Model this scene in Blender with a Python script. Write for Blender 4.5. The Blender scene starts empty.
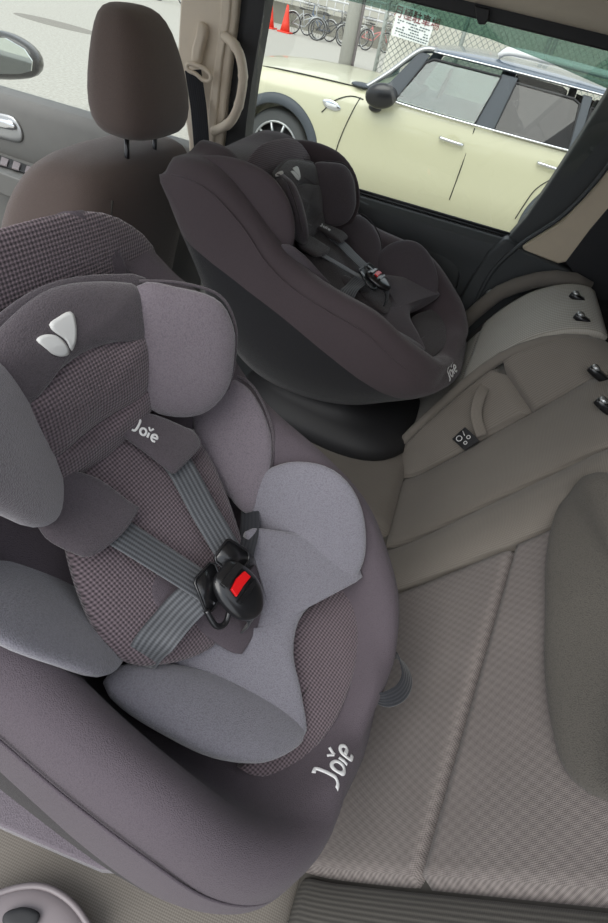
import bpy, bmesh, math, random
from mathutils import Vector as V, Matrix, Euler
random.seed(4)
COL=bpy.context.scene.collection
D=bpy.data
# ---------------------------------------------------------------- materials
def nt(name):
    m=D.materials.new(name); m.use_nodes=True; n=m.node_tree; n.nodes.clear()
    o=n.nodes.new('ShaderNodeOutputMaterial'); b=n.nodes.new('ShaderNodeBsdfPrincipled')
    n.links.new(b.outputs[0],o.inputs[0]); return m,n,b,o
def lin(c):
    return tuple(((v/255)/12.92 if v/255<=.04045 else ((v/255+.055)/1.055)**2.4) for v in c)+(1,)
def N(n,t,**k):
    x=n.nodes.new(t)
    for a,b in k.items():
        if a.startswith('i_'): x.inputs[a[2:].replace('_',' ')].default_value=b
        else: setattr(x,a,b)
    return x
def plain(name,c,rough=.5,metal=0,noise=0,nscale=30,bump=0,bscale=200,coat=0,spec=.5):
    m,n,b,o=nt(name); b.inputs['Base Color'].default_value=lin(c); b.inputs['Roughness'].default_value=rough
    b.inputs['Metallic'].default_value=metal; b.inputs['Coat Weight'].default_value=coat
    b.inputs['Specular IOR Level'].default_value=spec
    tc=N(n,'ShaderNodeTexCoord')
    if noise:
        t=N(n,'ShaderNodeTexNoise'); t.inputs['Scale'].default_value=nscale; t.inputs['Detail'].default_value=6
        n.links.new(tc.outputs['Object'],t.inputs['Vector'])
        mx=N(n,'ShaderNodeMix',data_type='RGBA'); a=lin(c)
        mx.inputs['A'].default_value=tuple(v*(1-noise) for v in a[:3])+(1,); mx.inputs['B'].default_value=tuple(min(1,v*(1+noise)) for v in a[:3])+(1,)
        n.links.new(t.outputs['Fac'],mx.inputs['Factor']); n.links.new(mx.outputs['Result'],b.inputs['Base Color'])
    if bump:
        t=N(n,'ShaderNodeTexNoise'); t.inputs['Scale'].default_value=bscale; n.links.new(tc.outputs['Object'],t.inputs['Vector'])
        u=N(n,'ShaderNodeBump'); u.inputs['Strength'].default_value=bump; u.inputs['Distance'].default_value=.001
        n.links.new(t.outputs['Fac'],u.inputs['Height']); n.links.new(u.outputs[0],b.inputs['Normal'])
    return m
def fabric(name,c,c2=None,kind='jersey',scale=1.0,sheen=.25,rough=.85,strength=.5,lower=None,lowz=.288):
    """woven cloth: jersey = fine knit, mesh = open spacer mesh, rib = fine ribs, diamond = raised diamond weave (metric UV)"""
    m,n,b,o=nt(name); L=n.links.new
    b.inputs['Roughness'].default_value=rough; b.inputs['Sheen Weight'].default_value=sheen; b.inputs['Sheen Roughness'].default_value=.5
    b.inputs['Specular IOR Level'].default_value=.25
    tc=N(n,'ShaderNodeTexCoord'); a=lin(c); c2=lin(c2) if c2 else tuple(v*.6 for v in a[:3])+(1,)
    ramp=N(n,'ShaderNodeMix',data_type='RGBA'); ramp.inputs['A'].default_value=c2; ramp.inputs['B'].default_value=a
    bump=N(n,'ShaderNodeBump'); bump.inputs['Strength'].default_value=strength; bump.inputs['Distance'].default_value=.001*scale
    def m_(op,x,y=None):
        q=N(n,'ShaderNodeMath',operation=op)
        for i,v in ((0,x),(1,y)):
            if v is None: continue
            if isinstance(v,(int,float)): q.inputs[i].default_value=v
            else: L(v,q.inputs[i])
        return q.outputs[0]
    big=N(n,'ShaderNodeTexNoise'); big.inputs['Scale'].default_value=9; L(tc.outputs['Object'],big.inputs['Vector'])
    if kind=='jersey':
        t=N(n,'ShaderNodeTexVoronoi'); t.inputs['Scale'].default_value=800/scale; L(tc.outputs['Object'],t.inputs['Vector'])
        h=m_('SUBTRACT',1.0,m_('MULTIPLY',t.outputs['Distance'],1.0))
    elif kind=='mesh':
        s4=N(n,'ShaderNodeSeparateXYZ'); L(tc.outputs['Object'],s4.inputs[0]); q=m_('SUBTRACT',s4.outputs[0],s4.outputs[2]); k=2*math.pi/(.0058*scale)
        h=m_('ADD',m_('MULTIPLY',m_('MULTIPLY',m_('SINE',m_('MULTIPLY',m_('ADD',s4.outputs[1],m_('MULTIPLY',q,.75)),k)),m_('SINE',m_('MULTIPLY',m_('SUBTRACT',s4.outputs[1],m_('MULTIPLY',q,.75)),k))),.5),.5)
    else:
        sp=N(n,'ShaderNodeSeparateXYZ'); L(tc.outputs['UV'],sp.inputs[0]); x,y=sp.outputs[0],sp.outputs[1]
        if kind=='weave':
            h=m_('ADD',m_('MULTIPLY',m_('SINE',m_('MULTIPLY',y,2*math.pi*330/scale)),.15),m_('ADD',m_('MULTIPLY',m_('SINE',m_('MULTIPLY',x,2*math.pi*330/scale)),.15),.5))
        elif kind=='rib':
            h=m_('ADD',m_('MULTIPLY',m_('SINE',m_('MULTIPLY',y,2*math.pi*500/scale)),.08),m_('ADD',m_('MULTIPLY',m_('SINE',m_('MULTIPLY',x,2*math.pi*220/scale)),.30),.5))
        else:
            k=2*math.pi/.0032
            f=m_('MULTIPLY',m_('SINE',m_('MULTIPLY',m_('ADD',x,m_('MULTIPLY',y,.6)),k)),m_('SINE',m_('MULTIPLY',m_('SUBTRACT',y,m_('MULTIPLY',x,.6)),k)))
            k2=math.pi/.012
            gg=m_('MULTIPLY',m_('SINE',m_('MULTIPLY',x,k2*1.7)),m_('SINE',m_('MULTIPLY',y,k2*1.2)))
            h=m_('ADD',m_('MULTIPLY',f,.36),m_('ADD',m_('MULTIPLY',gg,.11),.46))
    h2=m_('MULTIPLY',h,m_('ADD',m_('MULTIPLY',big.outputs['Fac'],.5),.75))
    cl=N(n,'ShaderNodeClamp'); L(h2,cl.inputs[0])
    L(cl.outputs[0],ramp.inputs['Factor']); L(ramp.outputs['Result'],b.inputs['Base Color'])
    if lower:   # lower skirt of darker cloth, its edge raised to paint in underside shade
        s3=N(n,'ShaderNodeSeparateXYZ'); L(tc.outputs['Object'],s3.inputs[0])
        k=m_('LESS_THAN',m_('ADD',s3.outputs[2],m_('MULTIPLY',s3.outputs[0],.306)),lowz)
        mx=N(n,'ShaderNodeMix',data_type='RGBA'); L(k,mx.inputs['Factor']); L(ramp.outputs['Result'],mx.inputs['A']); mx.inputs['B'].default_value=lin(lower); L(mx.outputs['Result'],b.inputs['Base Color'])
    L(h,bump.inputs['Height']); L(bump.outputs[0],b.inputs['Normal'])
    return m
def glass(name,tint=(1,1,1),alpha_t=.93,rough=0.0,refl=1.0,f0=.04):
    m=D.materials.new(name); m.use_nodes=True; n=m.node_tree; n.nodes.clear()
    o=n.nodes.new('ShaderNodeOutputMaterial'); t=n.nodes.new('ShaderNodeBsdfTransparent'); g=n.nodes.new('ShaderNodeBsdfGlossy')
    t.inputs[0].default_value=tuple(v*alpha_t for v in tint)+(1,); g.inputs['Roughness'].default_value=rough
    g.inputs[0].default_value=(refl,refl,refl,1)
    lw=n.nodes.new('ShaderNodeLayerWeight'); lw.inputs[0].default_value=.5; p_=n.nodes.new('ShaderNodeMath'); p_.operation='POWER'; p_.inputs[1].default_value=5; n.links.new(lw.outputs['Facing'],p_.inputs[0])
    f=n.nodes.new('ShaderNodeMath'); f.operation='MULTIPLY_ADD'; f.inputs[1].default_value=.9; f.inputs[2].default_value=f0; n.links.new(p_.outputs[0],f.inputs[0]); x=n.nodes.new('ShaderNodeMixShader')
    n.links.new(f.outputs[0],x.inputs[0]); n.links.new(t.outputs[0],x.inputs[1]); n.links.new(g.outputs[0],x.inputs[2]); n.links.new(x.outputs[0],o.inputs[0])
    return m
# ---------------------------------------------------------------- mesh helpers
def mesh(name,vs,fs,mat,parent=None,smooth=True,sub=0,uv=None,mids=None,mats=None,bevel=0,recalc=True):
    me=D.meshes.new(name); me.from_pydata([tuple(v) for v in vs],[],fs); me.update()
    if recalc: bm=bmesh.new(); bm.from_mesh(me); bmesh.ops.recalc_face_normals(bm,faces=bm.faces[:]); bm.to_mesh(me); bm.free()
    o=D.objects.new(name,me); COL.objects.link(o)
    for mm in (mats or [mat]): me.materials.append(mm)
    if mids:
        for p,i in zip(me.polygons,mids): p.material_index=i
    if smooth:
        for p in me.polygons: p.use_smooth=True
    if uv:
        l=me.uv_layers.new(name='UVMap')
        for lp in me.loops: l.data[lp.index].uv=uv[lp.vertex_index]
    if bevel:
        b=o.modifiers.new('b','BEVEL'); b.width=bevel; b.segments=3; b.limit_method='ANGLE'; b.angle_limit=.6
        for p in me.polygons: p.use_smooth=True
        w=o.modifiers.new('w','WEIGHTED_NORMAL'); w.keep_sharp=False
    if sub:
        s=o.modifiers.new('s','SUBSURF'); s.levels=sub; s.render_levels=sub
    if parent: o.parent=parent
    return o
def empty(name,loc=(0,0,0),rot=(0,0,0)):
    e=D.objects.new(name,None); COL.objects.link(e); e.location=loc; e.rotation_euler=rot; e.empty_display_size=.05; return e
def tag(o,label=None,cat=None,group=None,kind=None):
    for k,v in (('label',label),('category',cat),('group',group),('kind',kind)):
        if v: o[k]=v
    return o
def struct(o): o['kind']='structure'; return o
def crom(P,n,closed=False):
    P=[V(p) for p in P]; out=[]; k=len(P); segs=k if closed else k-1
    # resample evenly by length
    dense=[]
    for i in range(segs):
        if closed: a,b,c,d=P[(i-1)%k],P[i],P[(i+1)%k],P[(i+2)%k]
        else: a,b,c,d=P[max(i-1,0)],P[i],P[i+1],P[min(i+2,k-1)]
        for j in range(16):
            t=j/16; dense.append(.5*((2*b)+(c-a)*t+(2*a-5*b+4*c-d)*t*t+(3*b-a-3*c+d)*t**3))
    if not closed: dense.append(P[-1])
    else: dense.append(dense[0])
    L=[0]
    for i in range(1,len(dense)): L.append(L[-1]+(dense[i]-dense[i-1]).length)
    T=L[-1]; m=n if closed else n-1; j=0
    for i in range(n):
        s=T*i/m
        while j<len(L)-2 and L[j+1]<s: j+=1
        u=(s-L[j])/max(L[j+1]-L[j],1e-9); out.append(dense[j].lerp(dense[j+1],min(max(u,0),1)))
    return out
def loft(rings,closed=True,caps=True):
    n=len(rings[0]); vs=[v for r in rings for v in r]; fs=[]
    for i in range(len(rings)-1):
        for j in range(n if closed else n-1):
            k=(j+1)%n; fs.append((i*n+j,i*n+k,(i+1)*n+k,(i+1)*n+j))
    if caps and closed:
        fs.append(tuple(range(n-1,-1,-1))); fs.append(tuple((len(rings)-1)*n+j for j in range(n)))
    return vs,fs
def tube_geo(P,r,seg=10,closed=False,flat=1.0,up=None):
    P=[V(p) for p in P]; rings=[]; k=len(P)
    pn=None
    for i,p in enumerate(P):
        t=(P[(i+1)%k]-P[(i-1)%k]) if closed else (P[min(i+1,k-1)]-P[max(i-1,0)])
        t=t.normalized() if t.length>1e-9 else V((0,0,1))
        if pn is None:
            a=V(up) if up else (V((0,0,1)) if abs(t.z)<.9 else V((1,0,0)))
        else: a=pn
        nn=(a-t*a.dot(t)).normalized(); pn=nn; bb=t.cross(nn)
        rr=r[i] if isinstance(r,(list,tuple)) else r
        rings.append([p+nn*(math.cos(2*math.pi*j/seg)*rr*flat)+bb*(math.sin(2*math.pi*j/seg)*rr) for j in range(seg)])
    if closed: rings.append(rings[0]); return loft(rings,True,False)
    return loft(rings)
def tube(name,P,r,mat,parent=None,n=0,seg=10,closed=False,flat=1.0,up=None):
    if n: P=crom(P,n,closed)
    v,f=tube_geo(P,r,seg,closed,flat,up); return mesh(name,v,f,mat,parent)
class MB:
    def __init__(s): s.v=[]; s.f=[]
    def add(s,vf):
        o=len(s.v); s.v+=list(vf[0]); s.f+=[tuple(i+o for i in q) for q in vf[1]]; return s
    def box(s,a,b):
        x0,y0,z0=a; x1,y1,z1=b
        return s.add(([V(p) for p in ((x0,y0,z0),(x1,y0,z0),(x1,y1,z0),(x0,y1,z0),(x0,y0,z1),(x1,y0,z1),(x1,y1,z1),(x0,y1,z1))],
            [(0,3,2,1),(4,5,6,7),(0,1,5,4),(1,2,6,5),(2,3,7,6),(3,0,4,7)]))
    def tube(s,P,r,seg=8,closed=False,n=0,flat=1.0,up=None):
        if n: P=crom(P,n,closed)
        return s.add(tube_geo(P,r,seg,closed,flat,up))
    def build(s,name,mat,parent=None,smooth=True,bevel=0,sub=0): return mesh(name,s.v,s.f,mat,parent,smooth,bevel=bevel,sub=sub)
def slab_geo(pts,off):
    """polygon pts thickened by the vector off"""
    P=[V(p) for p in pts]; n=len(P); o=V(off)
    return P+[p+o for p in P],[tuple(range(n)),tuple(range(2*n-1,n-1,-1))]+[(i,i+n,(i+1)%n+n,(i+1)%n) for i in range(n)]
def slab(name,pts,off,mat,parent=None,bevel=0,smooth=False):
    v,f=slab_geo(pts,off); return mesh(name,v,f,mat,parent,smooth,bevel=bevel)
def puff(name,outline,nrm,front,back,mat,parent=None,n=44,rings=9,p=2.4,cen=(0,0,0),pipe=0,pmat=None,sub=0,raw=False):
    """stuffed cushion: closed 3D outline, bulging front along nrm and back against it"""
    O_=crom(outline,n,True); c=sum(O_,V())/n+V(cen); nv=V(nrm).normalized(); R=[]
    rs=[math.cos(math.pi/2*i/rings) for i in range(rings)]   # 1 .. ~0
    def h(r,a): return a*(max(0,1-r**p))**.5
    def ring(r,a,s): return [c+(q-c)*r+nv*(h(r,a)*s) for q in O_]
    for r in reversed(rs): R.append(ring(r,front,1))
    for r in rs[1:]: R.append(ring(r,back,-1))
    v,f=loft(R,True,False); m=len(R)
    v.append(c+nv*front); v.append(c-nv*back); a=len(v)-2
    for j in range(n):
        f.append((a,(j+1)%n,j)); f.append((a+1,(m-1)*n+j,(m-1)*n+(j+1)%n))
    if raw: return v,f
    o=mesh(name,v,f,mat,parent,sub=sub)
    return o
def ribbon(name,P,W,w,t,mat,parent=None,n=24,uvs=1):
    """flat strap: path P, width direction(s) W, width w, thickness t"""
    C=crom(P,n); k=len(P)
    Ws=[V(x) for x in (W if isinstance(W[0],(list,tuple)) else [W]*k)]
    rings=[]; uv=[]
    L=0
    for i,c in enumerate(C):
        u=i/(n-1)*(k-1); a=int(min(u,k-2)); wd=Ws[a].lerp(Ws[a+1],u-a)
        tg=(C[min(i+1,n-1)]-C[max(i-1,0)]).normalized(); wd=(wd-tg*wd.dot(tg)).normalized(); nn=tg.cross(wd)
        if i: L+=(C[i]-C[i-1]).length
        cs=[(-.5,.3),(-.46,.5),(-.17,.42),(0,.6),(.17,.42),(.46,.5),(.5,.3),(.5,-.3),(.46,-.5),(-.46,-.5),(-.5,-.3)]
        rings.append([c+wd*(w*a_)+nn*(t*b_) for a_,b_ in cs]); uv+=[(a_*w,L) for a_,b_ in cs]
    v,f=loft(rings); return mesh(name,v,f,mat,parent,uv=uv)
def text_mesh(name,s,size,M,mat,parent=None,ext=.0006,bold=.0):
    c=D.curves.new(name,'FONT'); c.body=s; c.size=size; c.extrude=ext; c.offset=bold; c.align_x='CENTER'; c.align_y='CENTER'; c.resolution_u=4
    t=D.objects.new('t',c); COL.objects.link(t); bpy.context.view_layer.update()
    me=D.meshes.new_from_object(t.evaluated_get(bpy.context.evaluated_depsgraph_get())); D.objects.remove(t)
    me.transform(M); o=D.objects.new(name,me); COL.objects.link(o); me.materials.clear(); me.materials.append(mat)
    if parent: o.parent=parent
    return o
def frame(o,x,nrm):
    x=V(x).normalized(); z=V(nrm).normalized(); x=(x-z*x.dot(z)).normalized(); y=z.cross(x)
    return Matrix(((x.x,y.x,z.x,o[0]),(x.y,y.y,z.y,o[1]),(x.z,y.z,z.z,o[2]),(0,0,0,1)))
def conform(verts,M4,target,reach=.05,lift=.0006):
    """lay flat lettering (local x,y with height z) onto the surface of target"""
    from mathutils.bvhtree import BVHTree
    bpy.context.view_layer.update(); dg=bpy.context.evaluated_depsgraph_get(); bv=BVHTree.FromObject(target,dg)
    n=(M4.to_3x3()@V((0,0,1))).normalized(); out=[]
    for p in verts:
        q=M4@V((p[0],p[1],0)); h=bv.ray_cast(q+n*reach,-n,reach*2.5)
        out.append((h[0] if h[0] else q)+n*(p[2]+lift))
    return out
def surf_frame(o,n,x,target):
    """frame on the surface of target under the point o, seen along -n"""
    from mathutils.bvhtree import BVHTree
    bpy.context.view_layer.update(); bv=BVHTree.FromObject(target,bpy.context.evaluated_depsgraph_get())
    n=V(n).normalized(); h=bv.ray_cast(V(o)+n*.08,-n,.3); q,m=(h[0],h[1]) if h[0] else (V(o),n)
    return frame(q,x,m if m.dot(n)>0 else -m)
def copy_tree(o,parent=None):
    c=o.copy(); COL.objects.link(c); c.parent=parent
    for ch in list(o.children): copy_tree(ch,c)
    return c
# ---------------------------------------------------------------- material set
M=dict(
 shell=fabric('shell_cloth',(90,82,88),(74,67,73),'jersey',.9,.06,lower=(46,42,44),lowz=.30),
 shellin=fabric('shell_lining',(88,80,86),(74,67,73),'jersey',.9,.08),
 skirt=fabric('skirt_mesh',(52,52,58),(30,30,34),'mesh',1.0,.1),
 pad=fabric('pad_cloth',(116,108,115),(92,85,92),'jersey',1.3,.35),
 insert=fabric('insert_cloth',(126,124,132),(100,98,106),'jersey',1.3,.35),
 band=fabric('band_cloth',(84,77,82),(66,60,65),'jersey',1.2,.3),
 netting=fabric('spacer_mesh',(122,108,114),(46,40,44),'mesh',1.35,.2,strength=.8),
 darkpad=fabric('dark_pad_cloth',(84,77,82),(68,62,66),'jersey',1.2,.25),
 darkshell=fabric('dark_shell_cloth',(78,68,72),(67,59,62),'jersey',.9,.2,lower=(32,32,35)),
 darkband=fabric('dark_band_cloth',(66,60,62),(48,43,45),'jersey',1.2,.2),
 webbing=fabric('webbing',(104,106,110),(44,46,50),'rib',1.3,.2,.6),
 black=plain('black_plastic',(26,26,28),.28,coat=.2),
 blackmat=plain('black_matt_plastic',(30,30,32),.6),
 red=plain('red_button',(205,20,24),.35),
 white=plain('white_print',(214,214,214),.6),
 bwhite=plain('white_embroidery',(205,205,203),.8),
 bench=fabric('bench_diamond_cloth',(142,134,130),(76,70,69),'diamond',1,.15,strength=.8),
 benchrib=fabric('bench_ribbed_cloth',(130,124,116),(84,79,74),'weave',1,.12),
 bench_light_lit=fabric('bench_light_lit_rib_cloth',(178,174,165),(126,122,115),'rib',2.2,.15),  # light striped cloth, also stands in for window light on the upper panel
 benchdark=fabric('bench_dark_cloth',(90,87,82),(54,52,49),'rib',1.3,.1),
 front=fabric('front_seat_cloth',(104,91,86),(88,77,73),'jersey',1,.2),
 frontlight=fabric('front_seat_stripe_cloth',(150,138,130),(96,88,82),'rib',3,.2),
 headcloth=fabric('headrest_cloth',(96,92,86),(70,67,63),'jersey',1.2,.1),
 cargo=fabric('cargo_carpet',(48,42,40),(30,27,26),'jersey',2,.1),
 door=plain('door_plastic',(98,98,95),.55,noise=.08,bump=.3,bscale=500),
 doordark=plain('door_dark_plastic',(58,61,62),.55,bump=.3,bscale=500),
 beige=plain('beige_trim',(214,202,184),.6,noise=.05,bump=.2,bscale=400),
 beigeshaded=plain('beige_trim_shaded',(205,190,166),.6,noise=.05,bump=.2,bscale=400),  # same beige plastic, with the shade at the rear quarter put into its colour
 liner=plain('headliner',(215,204,188),.9,noise=.05,bump=.2,bscale=500),
 grey=plain('grey_plastic',(120,112,114),.45),
 rubber=plain('rubber_seal',(22,22,24),.6),
 chrome=plain('chrome',(220,222,225),.15,1),
 silver=plain('silver_trim',(170,172,172),.35,.8),
 belt=fabric('belt_webbing',(46,48,54),(28,30,34),'rib',1.2,.2,.6),
)
# ---------------------------------------------------------------- child safety seat (local frame: +x the way the child faces, +z up, origin on the bench)
def mir(P): return [(a,-b,c) for a,b,c in P]
def sym(P):                      # outline given for y>=0 from top to bottom, closed through its mirror
    return P+[(a,-b,c) for a,b,c in reversed(P) if b>1e-4]
ST=[ # C outer (x,z), S outer (x,z,halfwidth), R rim (x,z,halfwidth), inner floor C (x,z)
 ((-.600,.600),(-.600,.560,.215),(-.580,.592,.225),(-.545,.600)),
 ((-.565,.480),(-.545,.460,.235),(-.500,.612,.240),(-.440,.600)),
 ((-.510,.360),(-.480,.350,.240),(-.420,.600,.240),(-.370,.520)),
 ((-.450,.250),(-.425,.250,.238),(-.335,.552,.236),(-.320,.460)),
 ((-.370,.150),(-.350,.160,.232),(-.265,.500,.240),(-.270,.400)),
 ((-.260,.100),(-.255,.115,.228),(-.190,.466,.238),(-.200,.330)),
 ((-.120,.095),(-.125,.120,.228),(-.090,.448,.240),(-.110,.260)),
 ((.010,.130),(.000,.160,.228),(.000,.436,.238),(-.020,.240)),
 ((.110,.190),(.090,.215,.215),(.078,.398,.228),(.060,.262)),
 ((.195,.235),(.155,.250,.190),(.140,.364,.200),(.120,.285)),
 ((.235,.265),(.200,.272,.130),(.185,.318,.150),(.165,.300))]
STN=[((-.440,.640),(-.440,.600,.150),(-.432,.628,.150),(-.415,.630)),
 ((-.470,.540),(-.455,.520,.205),(-.400,.590,.195),(-.385,.560)),
 ((-.470,.420),(-.450,.400,.225),(-.355,.565,.215),(-.350,.490))]+ST[3:]
def shell_section(s):
    (cx,cz),(sx,sz,sw),(rx,rz,rw),(ix,iz)=s
    C_=V((cx,0,cz)); pts=[]
    def side(g):
        S=V((sx,g*sw,sz)); u=.022*max(0,1-abs(rx+.07)/.2) if g>0 else 0; Ro=V((rx,g*(rw+.004),rz-.040+u)); Rt=V((rx,g*(rw-.014),rz+u)); Ri=V((rx+.008,g*(rw-.062),rz-.008+u*.5))
        low=C_.lerp(S,.55)+V((0,0,-.004)); low2=C_.lerp(S,.92)+(S-Ro).normalized()*.004
        mid=S.lerp(Ro,.35)+V((0,g*.022*min(1,sw/.22)**3,0)); mid2=S.lerp(Ro,.7)+V((0,g*.017*min(1,sw/.22)**3,0))
        I=V((ix,g*(rw-.085),iz+.035)); I2=V((ix,g*(rw-.13),iz+.004))
        return [low,low2,mid,mid2,Ro,Rt,Ri,Ri.lerp(I,.5),I,I2]
    a=side(1); b=side(-1)
    return [C_]+a+[V((ix,0,iz))]+list(reversed(b))
def make_shell(par,mats,ST_):
    K=[shell_section(s) for s in ST_]; n=len(K[0]); rings=[]
    cols=[crom([k[j] for k in K],34) for j in range(n)]
    for i in range(34): rings.append([cols[j][i] for j in range(n)])
    v,f=loft(rings)
    mids=[1 if all(8<=(i%n)<=14 for i in q) and len(q)==4 else 0 for q in f]
    return mesh('shell',v,f,None,par,sub=1,mats=mats,mids=mids)
def line_xy(par,name,P,n,mat,r=.0016,off=.0): return tube(name,P,r,mat,par,n=n,seg=6)
def joie(name,M4,par,size,w=.075,on=None):
    mb=MB()
    S=[[(-.02,1.02),(.1,1.05),(.2,1.0),(.2,.45),(.12,.12),(-.08,.06)],
       None,
       [(1.06,.5),(1.06,.12)],
       [(1.36,.36),(1.7,.4),(1.66,.58),(1.5,.64),(1.34,.5),(1.32,.28),(1.44,.1),(1.66,.12)],
       [(.9,.92),(1.05,.7)],[(1.24,.98),(1.07,.7)]]
    for i,s in enumerate(S):
        if s is None:
            P=[(.66+.21*math.cos(t*math.pi/8),.36+.26*math.sin(t*math.pi/8)) for t in range(16)]; cl=True
        else: P,cl=s,False
        P3=[V(((x-.8)*size,(y-.5)*size,0)) for x,y in P]
        P3=crom(P3,22 if not cl else 28,cl)
        mb.tube(P3,size*w*(1 if i<4 else .8),8,cl,flat=.35,up=(0,0,1))
    v=conform(mb.v,M4,on) if on else [M4@p for p in mb.v]; return mesh(name,v,mb.f,M['white'],par)
def leaf(par,M4,s,on):
    L1=[(-.78,.02),(-.5,.12),(-.15,.06),(.08,-.17),(.20,-.5),(-.1,-.54),(-.4,-.42),(-.62,-.2)]
    L2=[(.30,-.44),(.14,-.1),(-.16,.16),(-.22,.36),(.1,.50),(.62,.62),(.66,.25),(.52,-.14)]
    mb=MB()
    for L in (L1,L2):
        P=crom([V((x*s,y*s,0)) for x,y in L],28,True); c=sum(P,V())/28
        mb.add(loft([[c+(p-c)*r for p in P]+[] for r in (1.0,)]+[[c+(p-c)*r+V((0,0,.0012)) for p in P] for r in (1.0,.75,.5,.25,.02)]))
    return mesh('leaf_emblem',conform(mb.v,M4,on),mb.f,M['bwhite'],par)
def make_seat(kind):
    t=empty('child_safety_seat')
    dk=kind=='dark'
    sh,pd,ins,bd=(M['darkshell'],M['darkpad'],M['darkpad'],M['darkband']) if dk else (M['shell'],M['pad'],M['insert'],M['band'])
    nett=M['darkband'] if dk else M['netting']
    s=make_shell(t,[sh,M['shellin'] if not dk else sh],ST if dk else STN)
    # piping that follows the outer edge of the rim on both sides
    for g in (1,-1):
        P=[(r[0]-.002,g*(r[2]+.005),r[1]-.042+(.022*max(0,1-abs(r[0]+.07)/.2) if g>0 else 0)) for c_,s_,r,i_ in (ST if dk else STN)]
        line_xy(s,'piping',P,60,sh)
    # swivel base under the shell
    b=empty('base'); b.parent=t
    rings=[]
    for z,rx,ry,cx in ((0,.26,.215,-.1),(.02,.275,.225,-.1),(.05,.26,.215,-.1),(.075,.22,.18,-.12),(.11,.14,.14,-.15),(.16,.15,.15,-.17)):
        rings.append([V((cx+rx*math.copysign(abs(math.cos(a))**.7,math.cos(a)),ry*math.copysign(abs(math.sin(a))**.7,math.sin(a)),z)) for a in [2*math.pi*k/40 for k in range(40)]])
    v,f=loft(rings); mesh('base_plate',v,f,M['blackmat'],b)
    # upper back hood in spacer mesh
    hood=puff('back_cover',sym([(-.415,0,.645),(-.413,.08,.640),(-.407,.14,.615),(-.395,.19,.57),(-.36,.20,.50),(-.30,.15,.43),(-.28,0,.41)]),(.8,0,.6),.012,.03,M['netting'],t,cen=(-.01,0,.0))
    line_xy(hood,'seam',[(-.413,.10,.630),(-.398,.11,.608),(-.380,.118,.580)],12,M['band'],.0012)
    # head support
    h=empty('head_support'); h.parent=t
    puff('head_shell',sym([(-.378,0,.612),(-.366,.08,.603),(-.348,.115,.588),(-.30,.12,.50),(-.29,0,.455)]),(.85,0,.5),.006,.02,bd,h)
    brow=puff('brow_pad',sym([(-.374,0,.610),(-.360,.07,.602),(-.345,.097,.590),(-.322,.090,.550),(-.332,.045,.558),(-.336,0,.563)]),(.85,0,.5),.013,.01,bd,h,p=4)
    puff('nape_pad',sym([(-.336,0,.568),(-.332,.045,.563),(-.320,.086,.552),(-.296,.078,.495),(-.300,.03,.487),(-.302,0,.485)]),(.85,0,.5),.015,.01,nett,h,p=3)
    puff('nape_roll',sym([(-.306,0,.495),(-.303,.04,.497),(-.294,.080,.500),(-.280,.074,.466),(-.280,.03,.450),(-.278,0,.445)]),(.85,0,.5),.012,.01,nett,h,p=2)
    WO=[(-0.3488, 0.0898, 0.5977), (-0.3193, 0.1195, 0.607), (-0.2867, 0.146, 0.6059), (-0.2625, 0.1548, 0.5854), (-0.247, 0.1536, 0.5599), (-0.2303, 0.143, 0.5156), (-0.2353, 0.1201, 0.4817), (-0.2608, 0.0924, 0.47), (-0.2894, 0.0749, 0.4813), (-0.3253, 0.0811, 0.5465)]
    WN=[(-0.3006, -0.1689, 0.6684), (-0.3353, -0.1203, 0.6326), (-0.3664, -0.0559, 0.5629), (-0.3665, -0.0241, 0.5054), (-0.3325, -0.0219, 0.4505), (-0.2855, -0.047, 0.4249), (-0.2578, -0.0888, 0.4589), (-0.246, -0.1259, 0.5084), (-0.2476, -0.1538, 0.5612), (-0.2509, -0.1809, 0.6152), (-0.2616, -0.2017, 0.6689)]
    for g in (1,-1):
        P=WO if g>0 else (mir(WO) if dk else WN)
        w=puff('head_wing',P,(.55,-.75*g,.36),.017,.022,pd,h,p=3.2,rings=10)
        hw_near=w
        line_xy(w,'seam',[V(p)+V((-.004,.008*g,0)) for p in P[:8 if g>0 else 6]],40,bd,.0018)
    leaf(h,frame(V((-.353,-.022,.586))+V((.85,0,.5))*.0215,(0.12,1,-.22),(.85,0,.5)),.030,brow)
    # outer side flank pads beside the head
    FO=[(-0.5717, -0.185, 0.5677), (-0.5102, -0.185, 0.6029), (-0.4169, -0.185, 0.6257), (-0.3305, -0.185, 0.6214), (-0.2744, -0.185, 0.5912), (-0.2424, -0.185, 0.5444), (-0.2355, -0.185, 0.4956), (-0.2554, -0.185, 0.4585), (-0.3116, -0.185, 0.5), (-0.38, -0.185, 0.5387), (-0.4657, -0.185, 0.5631)]
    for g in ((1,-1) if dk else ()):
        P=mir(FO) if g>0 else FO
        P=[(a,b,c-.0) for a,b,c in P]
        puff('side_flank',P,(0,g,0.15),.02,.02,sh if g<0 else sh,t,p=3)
    # shoulder / torso wings
    TO=[(-0.2733, 0.1685, 0.4481), (-0.2529, 0.1927, 0.4794), (-0.2174, 0.1992, 0.4846), (-0.1704, 0.1889, 0.4651), (-0.1415, 0.1735, 0.4406), (-0.1204, 0.1481, 0.4032), (-0.1171, 0.1245, 0.37), (-0.1605, 0.1251, 0.3757), (-0.2019, 0.1287, 0.3851), (-0.2353, 0.1401, 0.4046)]
    TN=[(-0.3258, -0.1515, 0.4304), (-0.3483, -0.1007, 0.3625), (-0.3487, -0.0519, 0.295), (-0.2883, -0.0386, 0.2698), (-0.1968, -0.0648, 0.2962), (-0.135, -0.0959, 0.3325), (-0.1225, -0.1208, 0.3655), (-0.1267, -0.1601, 0.4204), (-0.1605, -0.1839, 0.4571), (-0.2032, -0.2046, 0.4905), (-0.2496, -0.2056, 0.497)]
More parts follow.
